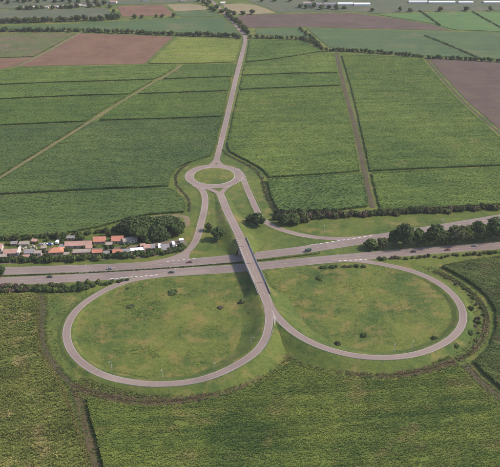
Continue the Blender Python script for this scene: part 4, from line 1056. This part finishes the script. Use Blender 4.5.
house(37.6, 256, 5.6, 3.5, 2.6, .4, R(4), M['zinc'], M['wallw'], 'small pale flat-roofed hut beside the hip roof', 'hut', shed=True, cat='hut')
house(29, 255.6, 7.5, 5.5, 2.2, .6, R(3), M['greysheet'], M['wallbr'], 'dark sheet-roofed workshop in the cluttered yard', 'workshop', shed=True, cat='workshop')
house(24, 246.4, 8, 3.5, 2.1, .4, R(3), M['zinc'], M['wall'], 'tan sheet-roofed shed at the back of the cluttered yard', 'shed', shed=True, cat='shed', detail=False)
house(56, 255, 11.5, 7.5, 2.6, 2.2, R(6), M['tile2'], M['wall'], 'orange hip-roofed house in the left part of the row', hip=True)
house(78.4, 248.2, 21.5, 7, 2.7, 1.9, R(4), M['tilepink'], M['wall'], 'long faded pink-roofed building behind the row', 'long_house')
house(82, 254.8, 14, 4, 2.2, .7, R(5), M['zinc'], M['wallbr'], 'low tan sheet-roofed row of rooms by the hedge', 'row_house', shed=True)
house(99.4, 244.2, 9.4, 8, 2.7, 2.3, R(4), M['tile'], M['wall'], 'square red-roofed house, left of the back pair')
house(117.6, 243.6, 9.4, 8, 2.7, 2.3, R(4), M['tile'], M['wall'], 'square red-roofed house, right of the back pair')
house(97.4, 255, 7.6, 5, 2.4, 1.4, R(5), M['tile'], M['wall'], 'small red-roofed house by the hedge, left one')
house(117.4, 255, 6.6, 5, 2.4, 1.4, R(6), M['tile'], M['wall'], 'small red-roofed house by the hedge, right one')
house(130.6, 243.4, 11.5, 6, 2.8, 1.6, R(24), M['zinc'], M['wallw'], 'tan-roofed barn set askew beside the red houses', 'barn', cat='barn')
house(126, 254.6, 6.2, 4, 2.4, .6, R(6), M['greysheet'], M['wallbr'], 'grey sheet-roofed shed next to the small red house', 'shed', shed=True, cat='shed')
house(137.6, 252.8, 10.5, 3.6, 2.3, .3, R(10), M['plastic'], M['wallw'], 'white flat-roofed shelter near the hedge', 'shelter', shed=True, cat='shelter')
house(147.4, 251, 5.2, 5, 2.7, .7, R(8), M['tilepink'], M['wallw'], 'small pale pink-roofed hut left of the lorries', 'hut', shed=True, cat='hut')
house(166, 253, 6.4, 8, 2.9, .8, R(10), M['greysheet'], M['wallbr'], 'dark grey shed between the two white lorries', 'shed', shed=True, cat='shed')
house(153, 251, 3.4, 6, 2.6, .6, R(8), M['greysheet'], M['wallbr'], 'narrow dark shed left of the first white lorry', 'shed', shed=True, cat='shed')
house(181.6, 242.6, 3.0, 2.2, 2.4, .3, R(10), M['plastic'], M['wallw'], 'tiny white kiosk at the right end of the row', 'kiosk', shed=True, cat='kiosk', detail=False)
# clutter in the yard: crates and drums as separate things
for i, (x, y) in enumerate([(20.5, 248), (23, 250), (26, 249), (31, 248.6), (33.4, 247), (36, 249), (27.4, 251.6), (43, 250)]):
    p = G(x, y); t = empty('pallet_stack', (p[0], p[1], 0), random.uniform(-.4, .4))
    tag(t, 'stack of pale crates in the cluttered yard', 'crates', 'crates in the cluttered yard')
    for k in range(3):
        MB().box((random.uniform(-.1, .1), 0, .35 + k * .62), (1.8, 1.3, .55)).build('crate', M[random.choice(['wall', 'wallw', 'zinc', 'tilepink'])], t)
for i, (x, y, w, d, r, rf, lab) in enumerate([
    (44, 250.4, 4, 3, 12, 'zinc', 'small rusty shack right of the cluttered yard'), (62, 249.2, 4.5, 3, -8, 'greysheet', 'small grey shack left of the long pink building'), (67, 257, 4, 3, 6, 'zinc', 'low rusty shack in the hedge below the long building'),
    (89, 250.4, 5, 3, 4, 'tilepink', 'small pink lean-to below the long pink building'), (106.6, 256, 4.6, 3, 8, 'greysheet', 'grey shack between the two small red houses'), (109, 247, 5, 3.4, 4, 'zinc', 'rusty shack between the back pair and the front pair'),
    (132, 257, 4.4, 2.6, 12, 'wallbr', 'brown hut in the hedge before the white shelter'), (143, 248.4, 4, 3, 10, 'tilepink', 'pinkish shack behind the white shelter'), (3, 259, 5, 3, 2, 'zinc', 'rusty shack at the far left below the pink house'), (26, 259.4, 5, 2.6, 4, 'tilepink', 'pink shack in the hedge below the workshop'),
    (14, 246, 5, 3, 5, 'greysheet', 'grey shack behind the faded pink house'), (34, 243.6, 4, 3, -6, 'tilepink', 'pinkish shack at the back of the yard'), (70.6, 240.4, 6, 3, 3, 'greysheet', 'dark shed behind the left end of the long building')]):
    house(x, y, w, d, 2.2, .5, R(r), M[rf], M['wallbr'], lab, 'shack', shed=True, cat='shack')
# far houses and sheds
for i, x in enumerate([18.6, 22.6, 25.4, 28.4, 33.4, 46.8, 50.6, 55, 59, 64, 68, 74, 80, 84.4]):
    house(x, 9.2 - .03 * x + (i % 3) * .4, random.uniform(4.5, 6.5), 5, 2.4, 1.2, R(random.uniform(-6, 10)), M[['wallw', 'wall', 'zinc', 'tilepink'][i % 4]], M['wallw'],
          'tiny pale house in the far settlement at the upper left', group='far settlement houses', detail=False)
for x0, x1, y, lab in [(338, 353, 5.6, 'long white greenhouse left of the far pair'), (354, 370, 6.0, 'long white greenhouse right of the far pair')]:
    a = G(x0, y); b = G(x1, y)
    house((x0 + x1) / 2, y, b[0] - a[0], 11, 3.2, 1.2, 0, M['plastic'], M['plastic'], lab, 'greenhouse', cat='greenhouse', detail=False)
for x0, x1, y, lab in [(409, 427, 3.2, 'white greenhouse roof at the top edge, left one'), (429, 455, 3.6, 'longest white greenhouse roof at the top edge'), (459, 473, 3.8, 'short white greenhouse roof at the top edge'), (484, 504, 3.6, 'white greenhouse roof at the top right corner')]:
    a = G(x0, y); b = G(x1, y)
    house((x0 + x1) / 2, y, b[0] - a[0], 8, 2.6, 1.0, 0, M['plastic'], M['plastic'], lab, 'greenhouse', cat='greenhouse', detail=False)
for x, y, w, lab in [(307, 5.6, 14, 'grey farm shed left among the far trees'), (317, 6.8, 18, 'wide grey farm shed among the far trees'), (330, 6.6, 20, 'bluish farm shed next to the white greenhouses')]:
    house(x, y, w, 10, 4, 1.8, R(4), M['zinc'] if x < 310 else M['greysheet'], M['wallw'], lab, 'farm_shed', cat='shed', detail=False)
house(223, 4.6, 8, 6, 2.8, 1.5, R(8), M['wallw'], M['wallw'], 'tiny white house by the far end of the road', detail=False)
house(113, 3.6, 12, 8, 3, 1.6, R(-10), M['tilepink'], M['wallw'], 'pale farmhouse left of the pinkish field', 'farmhouse', detail=False)
house(145, 1.6, 10, 7, 3, 1.5, R(6), M['wallw'], M['wallw'], 'white farmhouse behind the pinkish field', 'farmhouse', detail=False)
house(183, 1.8, 9, 7, 3, 1.5, R(4), M['wallw'], M['wallw'], 'white farmhouse behind the tan field', 'farmhouse', detail=False)

# ------------------------------------------------------------------ vehicles
def prism(prof, w, top_w=None, zc=None):
    """side profile (x,z) extruded over the width; points above zc narrow to top_w"""
    n = len(prof); v = []
    for s in (-1, 1):
        for x, z in prof:
            ww = w if zc is None or z <= zc else top_w
            v.append((x, s * ww / 2, z))
    f = [tuple(range(n)), tuple(range(2 * n - 1, n - 1, -1))] + [(i, n + i, n + (i + 1) % n, (i + 1) % n) for i in range(n)]
    return v, f
def wheels(t, xs, y, r):
    for x in xs:
        for s in (-1, 1):
            wv = MB().cyl((x, s * y, r), r, .24).build('wheel', M['rubber'], t)
            MB().cyl((x, s * (y + .125), r), r * .6, .03).build('rim', M['rim'], wv)
def place(t, x, y, P, rev, z0):
    p = np.array(G(x, y, z0)); i = np.argmin(np.linalg.norm(P[:, :2] - p[:2], axis=1)); i = min(max(i, 1), len(P) - 2)
    d = P[i + 1, :2] - P[i - 1, :2]
    t.location = (p[0], p[1], z0); t.rotation_euler = (0, 0, math.atan2(d[1], d[0]) + (math.pi if rev else 0))
def car(label, paint, x, y, P=None, rev=False, z0=HZ + .03, rot=None):
    t = empty('car'); tag(t, label, 'car')
    v, f = prism([(-2.15, .32), (-2.2, .75), (-2.05, .95), (-1.5, 1.0), (.9, .98), (1.95, .82), (2.18, .6), (2.12, .3)], 1.76)
    pydata('body', v, f, M[paint], t)
    v, f = prism([(-1.75, .97), (-1.1, 1.42), (.25, 1.44), (1.0, .96)], 1.66, 1.34, 1.1)
    pydata('windows', v, f, M['glass'], t)
    MB().box((-.43, 0, 1.455), (1.45, 1.3, .06)).build('roof', M[paint], t)
    wheels(t, (-1.35, 1.35), .82, .33)
    for s in (-1, 1):
        MB().box((2.12, s * .62, .68), (.12, .36, .16)).build('headlight', M['lens'], t)
        MB().box((-2.18, s * .66, .8), (.08, .3, .16)).build('tail_light', M['lensred'], t)
    MB().box((2.16, 0, .42), (.1, 1.6, .16)).build('bumper', M['rubber'], t)
    if P is not None: place(t, x, y, P, rev, z0)
    else: t.location = (*G(x, y)[:2], .06); t.rotation_euler = (0, 0, rot)
    return t
def truck(label, cab, box, x, y, P=None, rev=False, z0=HZ + .03, rot=0.0, L=7.0, H=3.2, cat='lorry', zg=.06):
    t = empty('lorry'); tag(t, label, cat)
    v, f = prism([(L/2 - 1.9, .5), (L/2 - 1.9, 2.5), (L/2 - .6, 2.5), (L/2 - .12, 1.5), (L/2, .5)], 2.1)
    pydata('cab', v, f, M[cab], t)
    v, f = prism([(L/2 - 1.3, 1.52), (L/2 - 1.25, 2.3), (L/2 - .52, 2.32), (L/2 - .1, 1.5)], 2.14)
    pydata('windscreen', v, f, M['glass'], t)
    MB().box((-.95, 0, .9 + (H - .9) / 2), (L - 2.1, 2.3, H - .9)).build('cargo_box', M[box], t)
    MB().box((-.2, 0, .7), (L - .8, 1.0, .25)).build('chassis', M['rubber'], t)
    wheels(t, (-L/2 + 1.5, L/2 - 1.1), .95, .45)
    for s in (-1, 1): MB().box((L/2 + .01, s * .75, .75), (.08, .3, .2)).build('headlight', M['lens'], t)
    if P is not None: place(t, x, y, P, rev, z0)
    else: t.location = (*G(x, y)[:2], zg); t.rotation_euler = (0, 0, rot)
    return t
car('dark car on the near carriageway at far left', 'car_dark', 50, 277.2, sbP)
car('dark grey car on the far carriageway above the left loop', 'car_grey', 109.4, 269.2, nbP, True)
car('dark car on the near carriageway above the left loop', 'car_dark', 171.6, 272.8, sbP)
car('reddish car on the far carriageway by the slip road mouth', 'car_red', 189.4, 262.6, nbP, True)
truck('dark green small lorry on the far carriageway right of the overpass', 'car_green', 'car_green', 308, 251.6, nbP, True, L=5.4, H=2.6)
car('dark car on the near carriageway right of the right loop merge', 'car_dark', 413.6, 252, sbP)
car('red car on the near carriageway below the tall dark tree', 'car_red', 447.4, 250.4, sbP, True)
car('grey car on the near carriageway near the right edge', 'car_grey', 474.6, 246.4, sbP)
truck('white box lorry parked left of the dark grey shed', 'car_white', 'plastic', 159.6, 248.6, rot=R(97), L=9.5, H=3.4)
truck('white box lorry parked right of the dark grey shed', 'car_white', 'plastic', 173.4, 245.8, rot=R(104), L=8.5, H=3.4)
car('small white car parked before the dark grey shed', 'car_white', 169.6, 251.4, rot=R(120))
car('white car parked in the back yard, left one', 'car_white', 45.4, 244.6, rot=R(20))
car('blue car parked in the back yard between white vehicles', 'car_blue', 49.6, 244.4, rot=R(80))
car('white car parked in the back yard, right one', 'car_white', 52.6, 244.8, rot=R(100))
truck('small white van-like lorry parked behind the orange hip roof', 'car_white', 'plastic', 57.6, 243.6, rot=R(85), L=5.2, H=2.9)
car('grey car parked in the back yard by the tan shed', 'car_grey', 40.6, 245, rot=R(60))
car('white car parked beside the lorries near the slip road', 'car_white', 177.4, 247.2, rot=R(100))

# ------------------------------------------------------------------ lamp posts and signs
def street_lamp(x, y, rot, label, z=0.0, H=8.0):
    p = G(x, y, z); t = empty('street_lamp', (p[0], p[1], z), rot); tag(t, label, 'street lamp', 'street lamps of the interchange')
    MB().tube([(0, 0, -.2), (0, 0, H)], [.14, .09], 8).build('pole', M['pole'], t)
    MB().tube([(0, 0, H - .1), (.7, 0, H + .3), (1.8, 0, H + .4)], [.07, .06, .05], 6).build('arm', M['pole'], t)
    hd = MB().box((2.1, 0, H + .38), (.8, .3, .16)).build('lamp_head', M['pole'], t)
    MB().box((2.12, 0, H + .29), (.6, .22, .04)).build('lens', M['lampglass'], hd)
street_lamp(86.4, 274.4, R(90), 'white lamp post in the motorway median at left', .1, 7)
street_lamp(162.6, 379, R(-90), 'lamp post inside the bottom of the left loop', 1.2)
street_lamp(214, 372, R(-60), 'lamp post inside the lower right of the left loop', 1.5)
street_lamp(251, 347, R(-30), 'lamp post on the inner bank near the ramp fork', 2.5)
street_lamp(264, 316, R(0), 'lamp post right beside the ramp fork', 5.0, 6)
street_lamp(112, 371, R(-120), 'lamp post inside the lower left of the left loop', .8)
street_lamp(176, 279, R(90), 'lamp post on the grass above the left loop', .05)
street_lamp(337, 264.6, R(90), 'lamp post at the near motorway edge right of the overpass', .1)
street_lamp(412, 350, R(-90), 'lamp post inside the lower right of the right loop', 1.2)
street_lamp(394, 353, R(-90), 'lamp post inside the bottom of the right loop', 1.4)
street_lamp(324, 233, R(-90), 'lamp post beside the right slip road', .05)
def sign(x, y, rot, label, w=2.2, h=1.4, H=2.2):
    p = G(x, y); t = empty('road_sign', (p[0], p[1], 0), rot); tag(t, label, 'road sign')
    for s in (-1, 1): MB().tube([(s * w * .35, 0, -.1), (s * w * .35, 0, H + h)], [.06, .06], 6).build('post', M['pole'], t)
    MB().box((0, -.09, H + h / 2), (w, .06, h)).build('panel', M['wallw'], t)
sign(442.6, 222.6, R(10), 'white road sign beside the far carriageway at right')
sign(205, 196, R(0), 'white road sign by the left slip road below the roundabout', 1.2, .9, 1.6)

# ------------------------------------------------------------------ haze
hz = MB().box((0, 750, (CAM_H + 15 - 2) / 2 - 1), (2 * S + 800, 2 * S + 2400, CAM_H + 15 + 2))
hm = bpy.data.materials.new('haze_air'); hm.use_nodes = True
ht = hm.node_tree; ht.nodes.clear()
ho = ht.nodes.new('ShaderNodeOutputMaterial'); pv = ht.nodes.new('ShaderNodeVolumePrincipled')
pv.inputs['Color'].default_value = (.92, .88, .95, 1)
pv.inputs['Density'].default_value = 0.00005
pv.inputs['Anisotropy'].default_value = 0.1
ht.links.new(pv.outputs[0], ho.inputs['Volume'])
tag(hz.build('haze', hm), 'thin pale haze over the whole plain', 'haze', kind='stuff')
